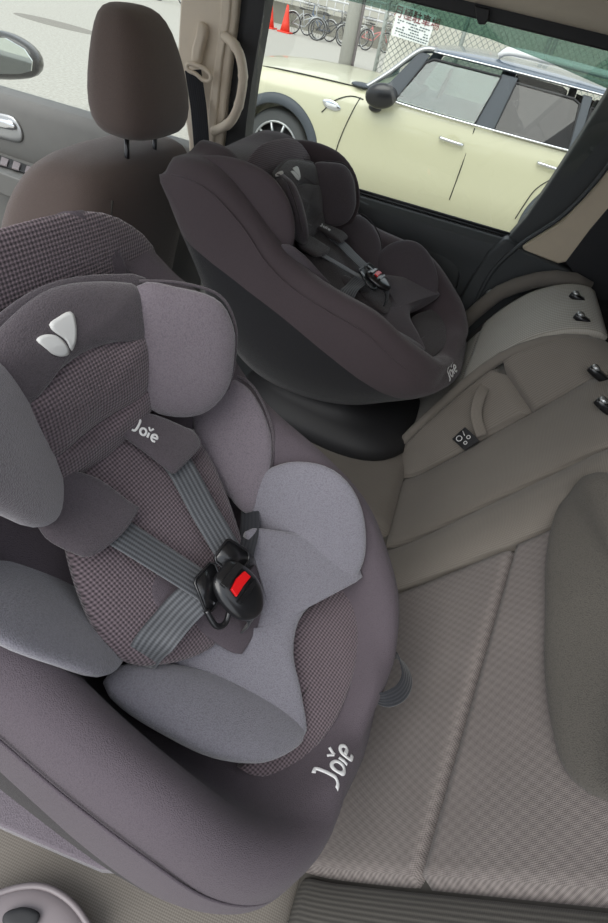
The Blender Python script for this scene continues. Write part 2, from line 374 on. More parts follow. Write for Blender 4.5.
    for g in (1,-1):
        P=TO if g>0 else TN
        w=puff('torso_wing',P,(.35,-.8*g,.45),.014,.022,pd if g>0 or dk else ins,t,p=2.6)
        line_xy(w,'seam',[V(p)+V((-.003,.006*g,.004)) for p in P[1:8 if g>0 else 6]],36,bd,.0016)
    # hip bolsters, the far one stands up, the near one is folded inwards
    HO=[(-0.1291, 0.136, 0.3796), (-0.1361, 0.1555, 0.4181), (-0.1165, 0.1743, 0.4509), (-0.0768, 0.1886, 0.4719), (-0.0346, 0.1914, 0.4707), (0.0096, 0.1827, 0.4471), (0.0493, 0.1626, 0.4024), (0.0517, 0.1417, 0.3621), (-0.0142, 0.1284, 0.3472), (-0.0742, 0.1198, 0.3401)]
    puff('hip_bolster',HO,(-.1,-.75,.6),.016,.022,ins,t,p=2.8)
    NO=[(-0.1253, -0.1492, 0.3722), (-0.1191, -0.1213, 0.3594), (-0.0896, -0.0933, 0.3448), (-0.0335, -0.0614, 0.3263), (0.0425, -0.0346, 0.3084), (0.0951, -0.0262, 0.3006), (0.1108, -0.0442, 0.3073), (0.0974, -0.0732, 0.3212), (0.0673, -0.1069, 0.3384), (0.0138, -0.1356, 0.3554), (-0.0512, -0.1507, 0.3671), (-0.0992, -0.1561, 0.3733)]
    nb=puff('hip_bolster',NO,(.1,.35,.9),.016,.03,ins,t,p=2.6)
    # seat insert with its wing and a thigh gusset
    IO=[(-0.0918, -0.1015, 0.3277), (-0.0836, -0.0745, 0.3345), (-0.0673, -0.0349, 0.3436), (-0.0256, -0.0248, 0.3382), (-0.0241, 0.0151, 0.3504), (-0.0419, 0.0478, 0.3643), (-0.0798, 0.07, 0.3791), (-0.106, 0.0872, 0.3899), (-0.0692, 0.1187, 0.3922), (-0.0187, 0.1485, 0.3911), (0.0366, 0.1622, 0.384), (0.0664, 0.1566, 0.3761), (0.0335, 0.1016, 0.3657), (0.0216, 0.0567, 0.354), (0.041, 0.0178, 0.3378), (0.0835, -0.013, 0.3193), (0.1121, -0.0453, 0.3033), (0.046, -0.0765, 0.3071), (-0.027, -0.0956, 0.3162)]
    puff('seat_insert',IO,(.1,-.1,.98),.010,.03,ins,t,n=72,p=3,rings=10)
    GO=[(0.0423, 0.0347, 0.3155), (0.0289, 0.0763, 0.3224), (0.0479, 0.1387, 0.3272), (0.0772, 0.1876, 0.3288), (0.1242, 0.1152, 0.3133), (0.1435, 0.0334, 0.3007), (0.1363, -0.0345, 0.2936), (0.1085, -0.09, 0.291), (0.06, -0.1124, 0.2953), (0.0961, -0.0481, 0.2978)]
    puff('thigh_gusset',GO,(.1,-.1,.98),.006,.05,M['netting'] if not dk else bd,t,p=4)
    # back pad between the wings, in spacer mesh
    BO=[(-0.3108, -0.0297, 0.4631), (-0.3091, 0.0428, 0.4624), (-0.2698, 0.1007, 0.4459), (-0.2128, 0.1229, 0.422), (-0.1254, 0.092, 0.3853), (-0.0708, 0.0508, 0.3624), (-0.0494, -0.0338, 0.3535), (-0.0894, -0.1041, 0.3702), (-0.1393, -0.1299, 0.3912), (-0.2255, -0.099, 0.4273)]
    bpd=puff('back_pad',BO,(.35,0,.9),.012,.04,nett,t,p=5,n=56)
    CO=[(-0.1477, -0.0632, 0.4067), (-0.1492, -0.0266, 0.4073), (-0.0838, -0.0116, 0.3799), (-0.0648, 0.0785, 0.3719), (-0.0272, 0.0468, 0.3561), (-0.0174, -0.0236, 0.3521), (-0.0301, -0.038, 0.3574), (-0.0772, -0.0501, 0.3771), (-0.0988, -0.0451, 0.3862), (-0.1185, -0.069, 0.3944)]
    puff('crotch_pad',CO,(.35,0,.9),.004,.02,bd if dk else sh,t,p=3)
    LT=(.167,-.048,.321) if not dk else (.200,-.045,.29)
    # harness
    hr=empty('harness'); hr.parent=t
    q=[(-0.294, 0.0243, 0.4784), (-0.2966, 0.0399, 0.4792), (-0.2927, 0.0557, 0.478), (-0.2687, 0.0791, 0.4708), (-0.2407, 0.0979, 0.4623), (-0.2345, 0.103, 0.4604), (-0.2205, 0.101, 0.4561), (-0.2145, 0.0939, 0.4543), (-0.2131, 0.0694, 0.4539), (-0.2124, 0.0413, 0.4537), (-0.2177, 0.038, 0.4553), (-0.2483, 0.0311, 0.4646), (-0.2831, 0.0223, 0.4751)]
    pF=puff('shoulder_pad',q,(.3,0,.95),.006,.006,bd,hr,p=6,n=60)
    line_xy(pF,'piping',q[5:10],16,bd,.0016)
    q=[(-0.2882, -0.0578, 0.4767), (-0.2846, -0.0511, 0.4756), (-0.2588, -0.0333, 0.4678), (-0.22, -0.0245, 0.456), (-0.2123, -0.0217, 0.4537), (-0.21, -0.0274, 0.453), (-0.2053, -0.0542, 0.4515), (-0.2074, -0.0836, 0.4522), (-0.211, -0.0961, 0.4533), (-0.216, -0.1015, 0.4548), (-0.2501, -0.1119, 0.4651), (-0.2797, -0.0952, 0.4741)]
    pN=puff('shoulder_pad',q,(.3,0,.95),.006,.008,bd,hr,p=6,n=60)
    line_xy(pN,'piping',q[4:9],16,bd,.0016)
    a=[(-0.2479, 0.0601, 0.4536), (-0.217, 0.0608, 0.4452), (-0.158, 0.0426, 0.4292), (-0.1014, 0.0273, 0.4139)]
    ribbon('harness_strap',a,(.35,.9,0),.036,.0022,M['webbing'],hr)
    a=[(-0.2402, -0.0612, 0.4515), (-0.2055, -0.051, 0.4421), (-0.157, -0.0385, 0.4289), (-0.1033, -0.025, 0.4144)]
    ribbon('harness_strap',a,(.75,-.65,0),.038,.0022,M['webbing'],hr)
    a=[(-0.1031, -0.0313, 0.418), (-0.1079, -0.0624, 0.408), (-0.109, -0.0993, 0.398), (-0.1085, -0.1175, 0.372)]
    ribbon('lap_strap',a,(.6,.5,.2),.040,.0018,M['webbing'],hr)
    a=[(-0.0878, 0.0445, 0.4), (-0.0988, 0.0874, 0.385), (-0.1201, 0.1348, 0.37)]
    ribbon('lap_strap',a,(.6,0,.8),.028,.0018,M['belt'],hr)
    # buckle: tongues, body, red button, crotch strap
    bc=V((-0.0715, -0.004, 0.417)); ax=V((.93,.02,-.33)).normalized(); up=V((.33,0,.94)); sd=V((0,1,0))
    Bm=Matrix(((ax.x,sd.x,up.x,bc.x),(ax.y,sd.y,up.y,bc.y),(ax.z,sd.z,up.z,bc.z),(0,0,0,1)))
    bk=empty('buckle'); bk.parent=hr
    def loc(P): return [Bm@(V(p)*1.3) for p in P]
    puff('buckle_body',loc([(-.024,-.013,0),(-.026,0,0),(-.024,.013,0),(-.008,.021,0),(.012,.021,0),(.026,.012,0),(.031,0,0),(.026,-.012,0),(.012,-.021,0),(-.008,-.021,0)]),up,.011,.010,M['black'],bk,p=3)
    slab('red_button',loc([(-.010,-.011,.0085),(-.012,.0,.0088),(-.010,.011,.0085),(-.002,.012,.0085),(-.003,.0,.009),(-.002,-.012,.0085)]),up*.0035,M['red'],bk,bevel=.0008,smooth=True)
    mb=MB(); mb.add(slab_geo(loc([(-.020,-.0135,.007),(-.020,.0135,.007),(-.014,.0135,.0095),(-.014,-.0135,.0095)]),up*.002)); mb.add(slab_geo(loc([(.002,-.014,.0085),(.002,.014,.0085),(.006,.013,.008),(.006,-.013,.008)]),up*.0035)); mb.build('button_frame',M['black'],bk,bevel=.0005)
    for g in (1,-1):
        mb=MB(); P=loc([(-.008,.008*g,-.003),(-.007,.030*g,-.003),(-.010,.034*g,-.002),(-.015,.035*g,.0),(-.036,.027*g,.002),(-.038,.024*g,.002),(-.037,.004*g,.002),(-.033,.001*g,.002)])
        mb.add(slab_geo(P,up*-.003)); mb.tube(P,.0016,8,True)
        mb.build('buckle_tongue',M['black'],bk)
    tube('tongue_guard',loc([(-.012,-.034,-.002),(.004,-.036,-.004),(.010,-.028,-.004),(.004,-.016,-.002)]),.0035,M['black'],bk,n=20)
    ribbon('crotch_strap',loc([(.018,0,-.004),(.034,0,-.012),(.044,0,-.04)]),(0,1,0),.026,.002,M['belt'],bk,n=12)
    # white lettering: on the shoulder pad and on the front edge
    o=[(-0.2641, 0.0459, 0.4766), (-0.2856, 0.0357, 0.4831), (-0.2408, 0.0556, 0.4695)]
    joie('white_lettering',frame(o[0],V(o[2])-V(o[1]),(.29,0,.957)),pF,.0165,.085,on=pF)
    joie('white_lettering',surf_frame(LT,(.72,-.2,.67),(.27,1,-.35) if not dk else (0,1,0),s),s,.033,.075,on=s)
    if dk:
        c=(-0.3316, -0.098, 0.5866); c=V(c)+V((.0,-.0,.012))
        M4=surf_frame(c,(-.45,-.8,.4),(0,1,.2),hw_near)
        v,f=loft([[V((.010*math.cos(k*math.pi/12),.010*math.sin(k*math.pi/12),z)) for k in range(24)] for z in (-.001,.002)]); mesh('round_badge',[M4@p for p in v],f,M['bwhite'],hw_near)
    return t
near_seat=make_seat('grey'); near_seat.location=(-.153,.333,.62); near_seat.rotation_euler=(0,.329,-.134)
tag(near_seat,'light grey and mauve child car seat nearest the camera, with a red buckle button','child seat','rear-facing child safety seats on the bench')
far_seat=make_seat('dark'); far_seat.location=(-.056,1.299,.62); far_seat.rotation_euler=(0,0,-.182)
tag(far_seat,'dark charcoal rear-facing child car seat beside the far door window','child seat','rear-facing child safety seats on the bench')
# near seat: its swivel base stands level on the bench, plus a loose strap loop and a ribbed seat protector edge
for c in near_seat.children:
    if c.name.startswith('base'): c.rotation_euler=(0,-.329,0); c.location=(.03,0,.045)
# ---------------------------------------------------------------- rear bench
PR=[(.085,.600),(.12,.612),(.155,.645),(.205,.722),(.2551,.8065),(.3116,.900),(.3626,.985),(.388,1.030),(.410,1.056),(.445,1.066),(.480,1.050),(.505,1.010),(.525,.94),(.545,.84),(.56,.70)]
PRC=crom([(x,0,z) for x,z in PR],200)
PL=[0]
for i in range(1,200): PL.append(PL[-1]+(PRC[i]-PRC[i-1]).length)
PRM=(PRC,PL)
PRF=[(.07,.56),(.115,.70),(.165,.83),(.215,.94),(.265,1.015),(.31,1.055),(.36,1.080),(.41,1.083),(.45,1.05),(.48,.97),(.50,.85),(.52,.70)]
FC=crom([(x,0,z) for x,z in PRF],200)
FL=[0]
for i in range(1,200): FL.append(FL[-1]+(FC[i]-FC[i-1]).length)
def use(far):
    global PRC,PL
    PRC,PL=(FC,FL) if far else PRM
def prof(s):
    s=max(0,min(PL[-1]-1e-6,s)); i=max(1,next(k for k in range(1,200) if PL[k]>=s))
    u=(s-PL[i-1])/(PL[i]-PL[i-1]); p=PRC[i-1].lerp(PRC[i],u); t=(PRC[i]-PRC[i-1]).normalized()
    return p,V((-t.z,0,t.x))
def sz(z): # arc length where the front face reaches height z
    for i in range(200):
        if PRC[i].z>=z: return PL[i]
    return PL[110]
def S(x): return x
def bpatch(name,c,h,mat,par,off=0,blend=None,sh=0,edge=.03,nu=26,nv=20,pw=.5,under=.02,groove=None):
    """cushion panel on the backrest: c = 4 corners (y,s) going round, h bulge, off lift, sh forward shift"""
    (a,b,cc,d)=c; vs=[];fs=[];uv=[]
    for i in range(nu+1):
        for j in range(nv+1):
            u,v=i/nu,j/nv
            y=(a[0]*(1-u)+b[0]*u)*(1-v)+(d[0]*(1-u)+cc[0]*u)*v
            s=(a[1]*(1-u)+b[1]*u)*(1-v)+(d[1]*(1-u)+cc[1]*u)*v
            lu=min(u,1-u)*abs(b[0]-a[0]); lv=min(v,1-v)*abs(d[1]-a[1])
            e=min(1,lu/edge)*1.0; g=min(1,lv/edge); k=(1-(1-e)**2)**.5*(1-(1-g)**2)**.5
            p,n=prof(s)
            if blend:
                w=max(0,min(1,(y-blend[0])/(blend[1]-blend[0]))); fr=s/PL[-1]; use(True); p2,n2=prof(fr*PL[-1]); use(False); p=p.lerp(p2,w); n=n.lerp(n2,w).normalized()
            q=p+n*(off+h*k-under*(1-min(1,k*3)))+V((sh,0,0)); q.y=y
            vs.append(q); uv.append((y,s))
    for i in range(nu):
        for j in range(nv): fs.append((i*(nv+1)+j,(i+1)*(nv+1)+j,(i+1)*(nv+1)+j+1,i*(nv+1)+j+1))
    return mesh(name,vs,fs,mat,par,uv=uv)
bench=empty('rear_bench_seat',(0,0,0))
tag(bench,'grey woven cloth rear bench seat under both child seats','car seat')
ztop=sz(1.04)+.045
# cores that carry the cover panels (solid slabs behind them)
def core(name,y0,y1,sh,mat,par):
    R=[]
    P=[prof(k*PL[-1]/40) for k in range(41)]
    A=[p+n*-.004+V((sh,0,0)) for p,n in P]; B_=[p+n*-.06+V((sh,0,0)) for p,n in P[3:26]]
    ring=A+[B_[-1]]+[b for b in reversed(B_[:-1])]
    v,f=loft([[V((q.x,y,q.z)) for q in ring] for y in (y0,y0+.004,y1-.004,y1)])
    return mesh(name,v,f,mat,par)
FS=-.06
near_back=core('near_backrest',.10,.84,0,M['benchdark'],bench)
mid_back=core('middle_backrest',.84,1.19,0,M['benchdark'],bench)
use(True); far_back=core('far_backrest',1.19,1.60,0,M['benchdark'],bench); use(False)
s0=.02
# near section: patterned centre panels, bolsters either side
bpatch('lower_panel',[(.185,s0),(.69,s0),(.70,sz(.893)),(.185,sz(.775))],.016,M['bench'],near_back,edge=.02,nu=40,nv=30)
bpatch('upper_panel',[(.185,sz(.778)),(.70,sz(.896)),(.715,ztop),(.185,ztop)],.018,M['bench'],near_back,edge=.012,nu=40,nv=30)
bpatch('side_bolster',[(.095,s0),(.187,s0),(.187,ztop+.05),(.095,ztop+.05)],.02,M['benchdark'],near_back,edge=.05)
bpatch('side_bolster',[(.69,s0),(.83,s0),(.85,ztop+.05),(.705,ztop+.05)],.030,M['benchrib'],near_back,edge=.06,nv=30)
# middle section
bpatch('middle_pad',[(.84,s0),(1.105,s0),(1.115,ztop+.06),(.86,ztop+.06)],.014,M['benchrib'],mid_back,edge=.07,nv=34,nu=30)
bpatch('folded_armrest',[(1.11,s0),(1.215,s0),(1.215,sz(.92)),(1.115,sz(.92))],.010,M['benchrib'],mid_back,blend=(1.11,1.19),edge=.02)
bpatch('top_pad',[(1.105,sz(.922)),(1.215,sz(.922)),(1.215,ztop+.06),(1.10,ztop+.06)],.016,M['benchrib'],mid_back,blend=(1.11,1.19),edge=.02)
# far section, set more upright and more rounded
use(True); ztf=sz(1.06)
bpatch('lower_panel',[(1.225,s0),(1.535,s0),(1.535,sz(.905)),(1.225,sz(.845))],.012,M['bench_light_lit'],far_back,off=-.004,edge=.02,nv=30)
bpatch('upper_panel',[(1.225,sz(.848)),(1.535,sz(.908)),(1.54,ztf+.11),(1.22,ztf+.11)],.018,M['bench_light_lit'],far_back,edge=.02,nv=30)  # same cloth as the middle pads, window light put into its colour
def edge_roll(y,off,r,mat):
    P=[];L_=ztf+.10
    for k in range(16):
        s=s0+(L_-s0)*k/15; p,n=prof(s); o=off*min(1,(15-k)/5); P.append(p+n*o+V((0,y,0)))
    return tube('side_bolster',P,r,mat,far_back,seg=14)
edge_roll(1.203,.020,.013,M['benchrib'])
edge_roll(1.572,.046,.022,M['benchrib'])
use(False)
# cushion
def cushion(name,y0,y1,x0,x1,mat,par,z=.625,h=.016):
    vs=[];fs=[];uv=[]; nu,nv=24,24
    for i in range(nu+1):
        for j in range(nv+1):
            u,v=i/nu,j/nv; x=x0+(x1-x0)*u; y=y0+(y1-y0)*v
            k=min(1,min(u,1-u)*(x1-x0)/.05); g=min(1,min(v,1-v)*(y1-y0)/.05)
            k=(1-(1-k)**2)**.5*(1-(1-g)**2)**.5
            vs.append(V((x,y,z-.05+(.05-.012+h)*k))); uv.append((y,x))
    n=len(vs)
    for i in range(nu):
        for j in range(nv): fs.append((i*(nv+1)+j,(i+1)*(nv+1)+j,(i+1)*(nv+1)+j+1,i*(nv+1)+j+1))
    per=[i*(nv+1) for i in range(nu+1)]+[nu*(nv+1)+j for j in range(1,nv+1)]+[i*(nv+1)+nv for i in range(nu-1,-1,-1)]+[j for j in range(nv-1,0,-1)]
    for q in per: p=vs[q]; vs.append(V((p.x,p.y,.42))); uv.append((p.y,p.x))
    m=len(per)
    for k in range(m): fs.append((per[k],per[(k+1)%m],n+(k+1)%m,n+k))
    fs.append(tuple(n+k for k in range(m)))
    return mesh(name,vs,fs,mat,par,uv=uv)
cushion('seat_cushion',-.03,.85,-.50,.13,M['benchrib'],bench)
cushion('seat_cushion',.86,1.60,-.42,.13,M['benchrib'],bench)
# near headrest, pushed all the way down over the top of the backrest
hy=[(.745,.985),(.71,.962),(.62,.946),(.52,.940),(.44,.938),(.36,.942),(.30,.956),(.27,.99)]
ol=[]
for y,z in hy:
    p,n=prof(sz(z)); ol.append(p+n*.026+V((0,y,0)))
for y,s in ((.265,sz(1.04)+.0),(.28,ztop+.03),(.5,ztop+.045),(.70,ztop+.03),(.745,sz(1.04)+.0)):
    p,n=prof(s); ol.append(p+n*.045+V((0,y,0)))
hr=puff('headrest',ol,(-.75,0,.66),.018,.035,M['headcloth'],bench,p=7,n=60)
# headrest guide sockets
for y,sh in ((1.286,FS),(1.42,FS),(.955,0),(1.085,0)):
    zz=1.074; xx=.392
    if sh: zz=1.100; xx=.366
    gd=empty('headrest_guide',(xx,y,zz),(0,.35 if not sh else .25,0)); gd.scale=(1.0,1.0,.7); gd.parent=far_back if sh else mid_back
    R=[]
    for z,a,b in ((-.012,.016,.010),(.004,.017,.011),(.008,.014,.009)):
        R.append([V((a*math.cos(t*math.pi/10)*1.5,b*math.sin(t*math.pi/10)*1.1,z)) for t in range(20)])
    v,f=loft(R); mesh('guide_body',v,f,M['black'],gd)
    R=[[V((-.014+r*math.cos(t*math.pi/8),r*math.sin(t*math.pi/8),z)) for t in range(16)] for z,r in ((0,.009),(.012,.009),(.016,.006))]
    v,f=loft(R); mesh('guide_button',v,f,M['silver'],gd)
# armrest pull strap with its anchor tag
def onb(y,z,o,sh=0):
    p,n=prof(sz(z)); return p+n*o+V((sh,y,0))
ribbon('pull_strap',[(0.2179, 1.2, 0.9235), (0.2069, 1.15, 0.9017), (0.2144, 1.125, 0.8629), (0.2458, 1.1, 0.8273)],(.9,.1,.3),.026,.004,M['benchrib'],mid_back)
cen=V((0.2172, 1.13, 0.7854)); pp,nn=prof(sz(.775)); 
corn=[V(p) for p in [(0.1915, 1.125, 0.7711), (0.2071, 1.125, 0.8182), (0.2439, 1.085, 0.8217), (0.2232, 1.085, 0.7791)]]
tg_=slab('anchor_tag',corn,nn*.004,M['blackmat'],mid_back)
c0=sum(corn,V())/4; ex=(corn[3]-corn[0]); ey=(corn[1]-corn[0])
for fx,fy,r,w in ((.3,.3,.16,.035),(.62,.70,.10,.03),(.75,.35,.09,.03)):
    P=[corn[0]+ex*(fx+r*math.cos(t*math.pi/8))+ey*(fy+r*math.sin(t*math.pi/8))+nn*.0048 for t in range(16)]
    tube('white_symbol',P,.0011,M['white'],tg_,closed=True,seg=5)
tube('white_symbol',[corn[0]+ex*.1+ey*.75+nn*.0048,corn[0]+ex*.4+ey*.62+nn*.0048],.001,M['white'],tg_,seg=5)
# recliner bezel at the near edge of the cushion
bz=[V((a,b,.668)) for a,b,c in [(-0.2734, -0.0012, 0.668), (-0.2526, 0.0227, 0.668), (-0.2261, 0.0422, 0.668), (-0.1981, 0.0521, 0.668), (-0.1648, 0.0514, 0.668), (-0.1342, 0.0421, 0.668), (-0.1098, 0.0265, 0.668), (-0.1374, -0.0009, 0.668), (-0.2151, -0.0357, 0.668)]]
bzo=puff('recline_bezel',bz,(0,0,1),.010,.05,M['grey'],bench,p=6,n=50)
tube('bezel_lip',[p+V((0,0,.004)) for p in bz],.004,M['grey'],bzo,n=50,closed=True)
lv=[V((a,b,.684)) for a,b,c in [(-0.2224, 0.0166, 0.684), (-0.2058, 0.0282, 0.684), (-0.1843, 0.0289, 0.684), (-0.1856, 0.0133, 0.684), (-0.2144, 0.0071, 0.684)]]
puff('recline_lever',lv,(0,0,1),.004,.004,M['blackmat'],bzo,p=4)
# ---------------------------------------------------------------- loose strap loop and seat protector beside the near child seat
P=[V(p) for p in [(0.0677, 0.4077, 0.84), (0.1104, 0.4285, 0.845), (0.1429, 0.4312, 0.85), (0.1608, 0.4076, 0.85), (0.1564, 0.3809, 0.85), (0.1363, 0.3621, 0.85), (0.11, 0.361, 0.845), (0.078, 0.3684, 0.84)]]
sl=ribbon('strap_loop',P,(.75,.0,-.65),.028,.002,M['belt'],near_seat,n=50)
sl.matrix_parent_inverse=Matrix.Translation(near_seat.location)@near_seat.rotation_euler.to_matrix().to_4x4()
sl.matrix_parent_inverse=(Matrix.Translation(near_seat.location)@near_seat.rotation_euler.to_matrix().to_4x4()).inverted()
pm=[(-0.4, 0.1329, 0.66), (-0.3346, 0.1336, 0.66), (-0.2142, 0.1223, 0.66), (-0.1188, 0.1167, 0.66), (-0.1024, 0.1044, 0.66), (-0.1474, 0.0917, 0.66), (-0.2058, 0.0898, 0.66), (-0.2955, 0.0875, 0.66), (-0.3596, 0.0893, 0.66)]
bs=slab('base_skirt',pm,(0,0,-.03),M['pad'],near_seat,bevel=.004,smooth=True)
bs.matrix_parent_inverse=sl.matrix_parent_inverse
# ---------------------------------------------------------------- front seat across the cabin
fs_=empty('front_seat',(-.85,1.25,.33)); tag(fs_,'brown-grey front seat with a tall rounded headrest, ahead of the far child seat','car seat')
def sup(cx,cy,z,a,b,n=36,e=.55):
    return [V((cx+a*math.copysign(abs(math.cos(t))**e,math.cos(t)),cy+b*math.copysign(abs(math.sin(t))**e,math.sin(t)),z)) for t in [2*math.pi*k/n for k in range(n)]]
def tolocal(vs,o): return [V(v)-V(o) for v in vs]
o=fs_.location
R=[sup(-.98,1.26,.50,.17,.25),sup(-.96,1.26,.70,.17,.265),sup(-.92,1.26,.90,.165,.27),sup(-.88,1.26,1.02,.155,.27),sup(-.85,1.26,1.10,.135,.265),sup(-.83,1.265,1.155,.11,.245,e=.6),sup(-.82,1.27,1.182,.08,.21,e=.7),sup(-.82,1.27,1.192,.03,.10,e=1)]
v,f=loft(R); bk_=mesh('backrest',tolocal(v,o),f,M['front'],fs_,sub=1)
R=[sup(-1.25,1.26,.42,.30,.26),sup(-1.25,1.26,.56,.30,.26),sup(-1.25,1.26,.60,.26,.23)]
v,f=loft(R); mesh('seat_cushion',tolocal(v,o),f,M['front'],fs_)
sm=tube('seam',[surf_frame(q,(.75,-.65,0),(0,0,1),bk_).translation for q in tolocal([(-.70,1.05,1.12),(-.70,1.03,1.05),(-.72,1.01,.98),(-.74,1.0,.85),(-.76,1.0,.70)],o)],.003,M['benchdark'],bk_,n=20)
hc=V((-.752,1.25,1.338))
R=[]
for z,a,b,dx in ((-.112,.04,.085,.0),(-.104,.065,.118,0),(-.08,.082,.138,-.002),(-.03,.084,.138,-.004),(.03,.074,.122,-.008),(.085,.060,.098,-.014),(.112,.042,.075,-.02),(.119,.015,.04,-.022)):
    R.append([V((hc.x+dx+(p.x),hc.y+p.y,hc.z+z)) for p in sup(0,0,0,a,b,e=.72)])
v,f=loft(R); mesh('headrest',tolocal(v,o),f,M['front'],fs_,sub=1)
for dy in (-.062,.062):
    tube('headrest_post',tolocal([(hc.x-.01,hc.y+dy,1.12),(hc.x-.005,hc.y+dy,1.24)],o),.006,M['black'],fs_)
    v,f=loft([[V((hc.x-.012+r*math.cos(k*.4),hc.y+dy+r*math.sin(k*.4),z)) for k in range(16)] for z,r in ((1.14,.016),(1.175,.016),(1.18,.011))]); mesh('headrest_guide',tolocal(v,o),f,M['black'],fs_)
# centre console / near front seat edge
cs=empty('near_front_seat',(-1.1,.55,.33)); tag(cs,'brown-grey seat shoulder just showing at the left edge behind the near child seat','car seat')
o=cs.location
R=[sup(-1.12,.68,.332,.16,.24),sup(-1.12,.68,.50,.16,.24),sup(-1.08,.68,.80,.15,.25),sup(-1.04,.69,.93,.12,.24),sup(-1.02,.70,.985,.07,.20,e=.8)]
v,f=loft(R); mesh('backrest',tolocal(v,o),f,M['front'],cs,sub=1)
# ---------------------------------------------------------------- body shell of the car
def xloft(name,sec,x0,x1,mat,par=None,n=2,bulge=0):
    R=[[V((x0+(x1-x0)*k/(n-1),y,z)) for y,z in sec] for k in range(n)]
    v,f=loft(R); return mesh(name,v,f,mat,par,smooth=False,bevel=.004)
fl=struct(xloft('floor',[(-.10,.26),(1.70,.26),(1.70,.33),(-.10,.33)],-2.3,1.25,M['cargo']))
# sliding rear door
d1=struct(empty('door_1'))
xloft('door_panel',[(1.685,.30),(1.70,1.128),(1.662,1.136),(1.628,1.130),(1.612,1.112),(1.606,1.06),(1.622,.98),(1.622,.30)],-.64,.20,M['doordark'],d1)
puff('door_inset',[(-0.4613, 1.618, 1.1346), (-0.2395, 1.618, 1.118), (-0.0491, 1.618, 1.094), (0.0245, 1.618, 1.0746), (0.0629, 1.618, 1.0384), (0.0823, 1.618, 0.9568), (0.0698, 1.618, 0.7596), (-0.0858, 1.618, 0.422), (-0.658, 1.618, 0.3397), (-0.6642, 1.618, 0.8958)],(0,-1,0),.012,.01,M['doordark'],d1,p=10,n=70)
mb=MB(); mb.tube([(-.64,1.655,1.137),(.21,1.655,1.137)],.006,8); mb.tube([(-.64,1.640,1.135),(.19,1.640,1.135)],.003,6); mb.build('window_seal',M['rubber'],d1)
mb=MB(); 
for k in range(60): x=-.40+k*.0095; mb.box((x,1.634,1.131),(x+.003,1.646,1.1345))
mb.build('seal_teeth',M['doordark'],d1)
# front door
d2=struct(empty('door_2'))
xloft('door_panel',[(1.70,.30),(1.70,1.128),(1.66,1.136),(1.625,1.125),(1.605,1.09),(1.60,.98),(1.615,.93),(1.615,.30)],-2.3,-.76,M['door'],d2)
ar=[(-1.6188, 1.5949, 0.96), (-1.4963, 1.5885, 0.96), (-1.3056, 1.5784, 0.96), (-1.2228, 1.5272, 0.96), (-1.1768, 1.4094, 0.96), (-1.362, 1.4304, 0.96), (-1.4873, 1.4497, 0.96)]
slab('armrest',[(a,b,c) for a,b,c in ar],(0,0,-.07),M['door'],d2,bevel=.006,smooth=True)
ar2=[(-1.5723, 1.5445, 0.963), (-1.4602, 1.5469, 0.963), (-1.2907, 1.5307, 0.963), (-1.252, 1.4714, 0.963), (-1.393, 1.4678, 0.963), (-1.5142, 1.4804, 0.963)]
asw=slab('switch_panel',ar2,(0,0,.003),M['blackmat'],d2)
sw=[[(-1.4333, 1.5251, 0.967), (-1.4017, 1.5185, 0.967), (-1.3658, 1.4667, 0.967), (-1.3899, 1.4653, 0.967)],[(-1.3868, 1.5229, 0.967), (-1.3556, 1.5162, 0.967), (-1.321, 1.4648, 0.967), (-1.345, 1.4634, 0.967)],[(-1.3327, 1.5151, 0.967), (-1.3081, 1.5165, 0.967), (-1.2748, 1.4652, 0.967), (-1.2987, 1.4638, 0.967)]]
for q in sw: slab('window_switch',q,(0,0,.005),M['grey'],asw,bevel=.001,smooth=True)
hb=[(-1.591, 1.598, 1.0635), (-1.4758, 1.598, 1.0751), (-1.4247, 1.598, 1.0728), (-1.4027, 1.598, 1.0388), (-1.417, 1.598, 1.0068), (-1.4944, 1.598, 1.0004), (-1.6107, 1.598, 0.9968)]
hbo=puff('handle_bezel',hb,(0,-1,0),.006,.02,M['silver'],d2,p=6)
hb=[(-1.5854, 1.588, 1.0518), (-1.4702, 1.588, 1.0636), (-1.4262, 1.588, 1.0625), (-1.4198, 1.588, 1.0416), (-1.4775, 1.588, 1.0341), (-1.5952, 1.588, 1.0187)]
puff('door_handle',hb,(0,-1,0),.008,.01,M['chrome'],d2,p=4)
# window panes
G=glass('window_glass',(.98,1,.985),.97); GV=glass('visor_smoke',(.50,.66,.60),.8)
w1=struct(slab('window_1',[(-.66,1.66,1.12),(.20,1.66,1.12),(.33,1.58,1.62),(-.60,1.58,1.62)],(0,.003,0),G))
w2=struct(slab('window_2',[(-2.3,1.66,1.12),(-.84,1.66,1.12),(-.84,1.58,1.62),(-2.3,1.58,1.62)],(0,.003,0),G))
vp=[(-0.774, 1.7, 1.5537), (-0.6702, 1.7, 1.5503), (-0.4282, 1.7, 1.5389), (-0.2434, 1.7, 1.5379), (-0.0627, 1.7, 1.5333), (0.0946, 1.7, 1.5173), (0.2662, 1.7, 1.4947)]
vz=[(a,b,c) for a,b,c in vp]+[(a,b-.05,1.64) for a,b,c in reversed(vp)]
vis=slab('rain_visor',vz,(0,.003,0),GV); tag(vis,'smoky green rain visor along the top of the far side window','visor')
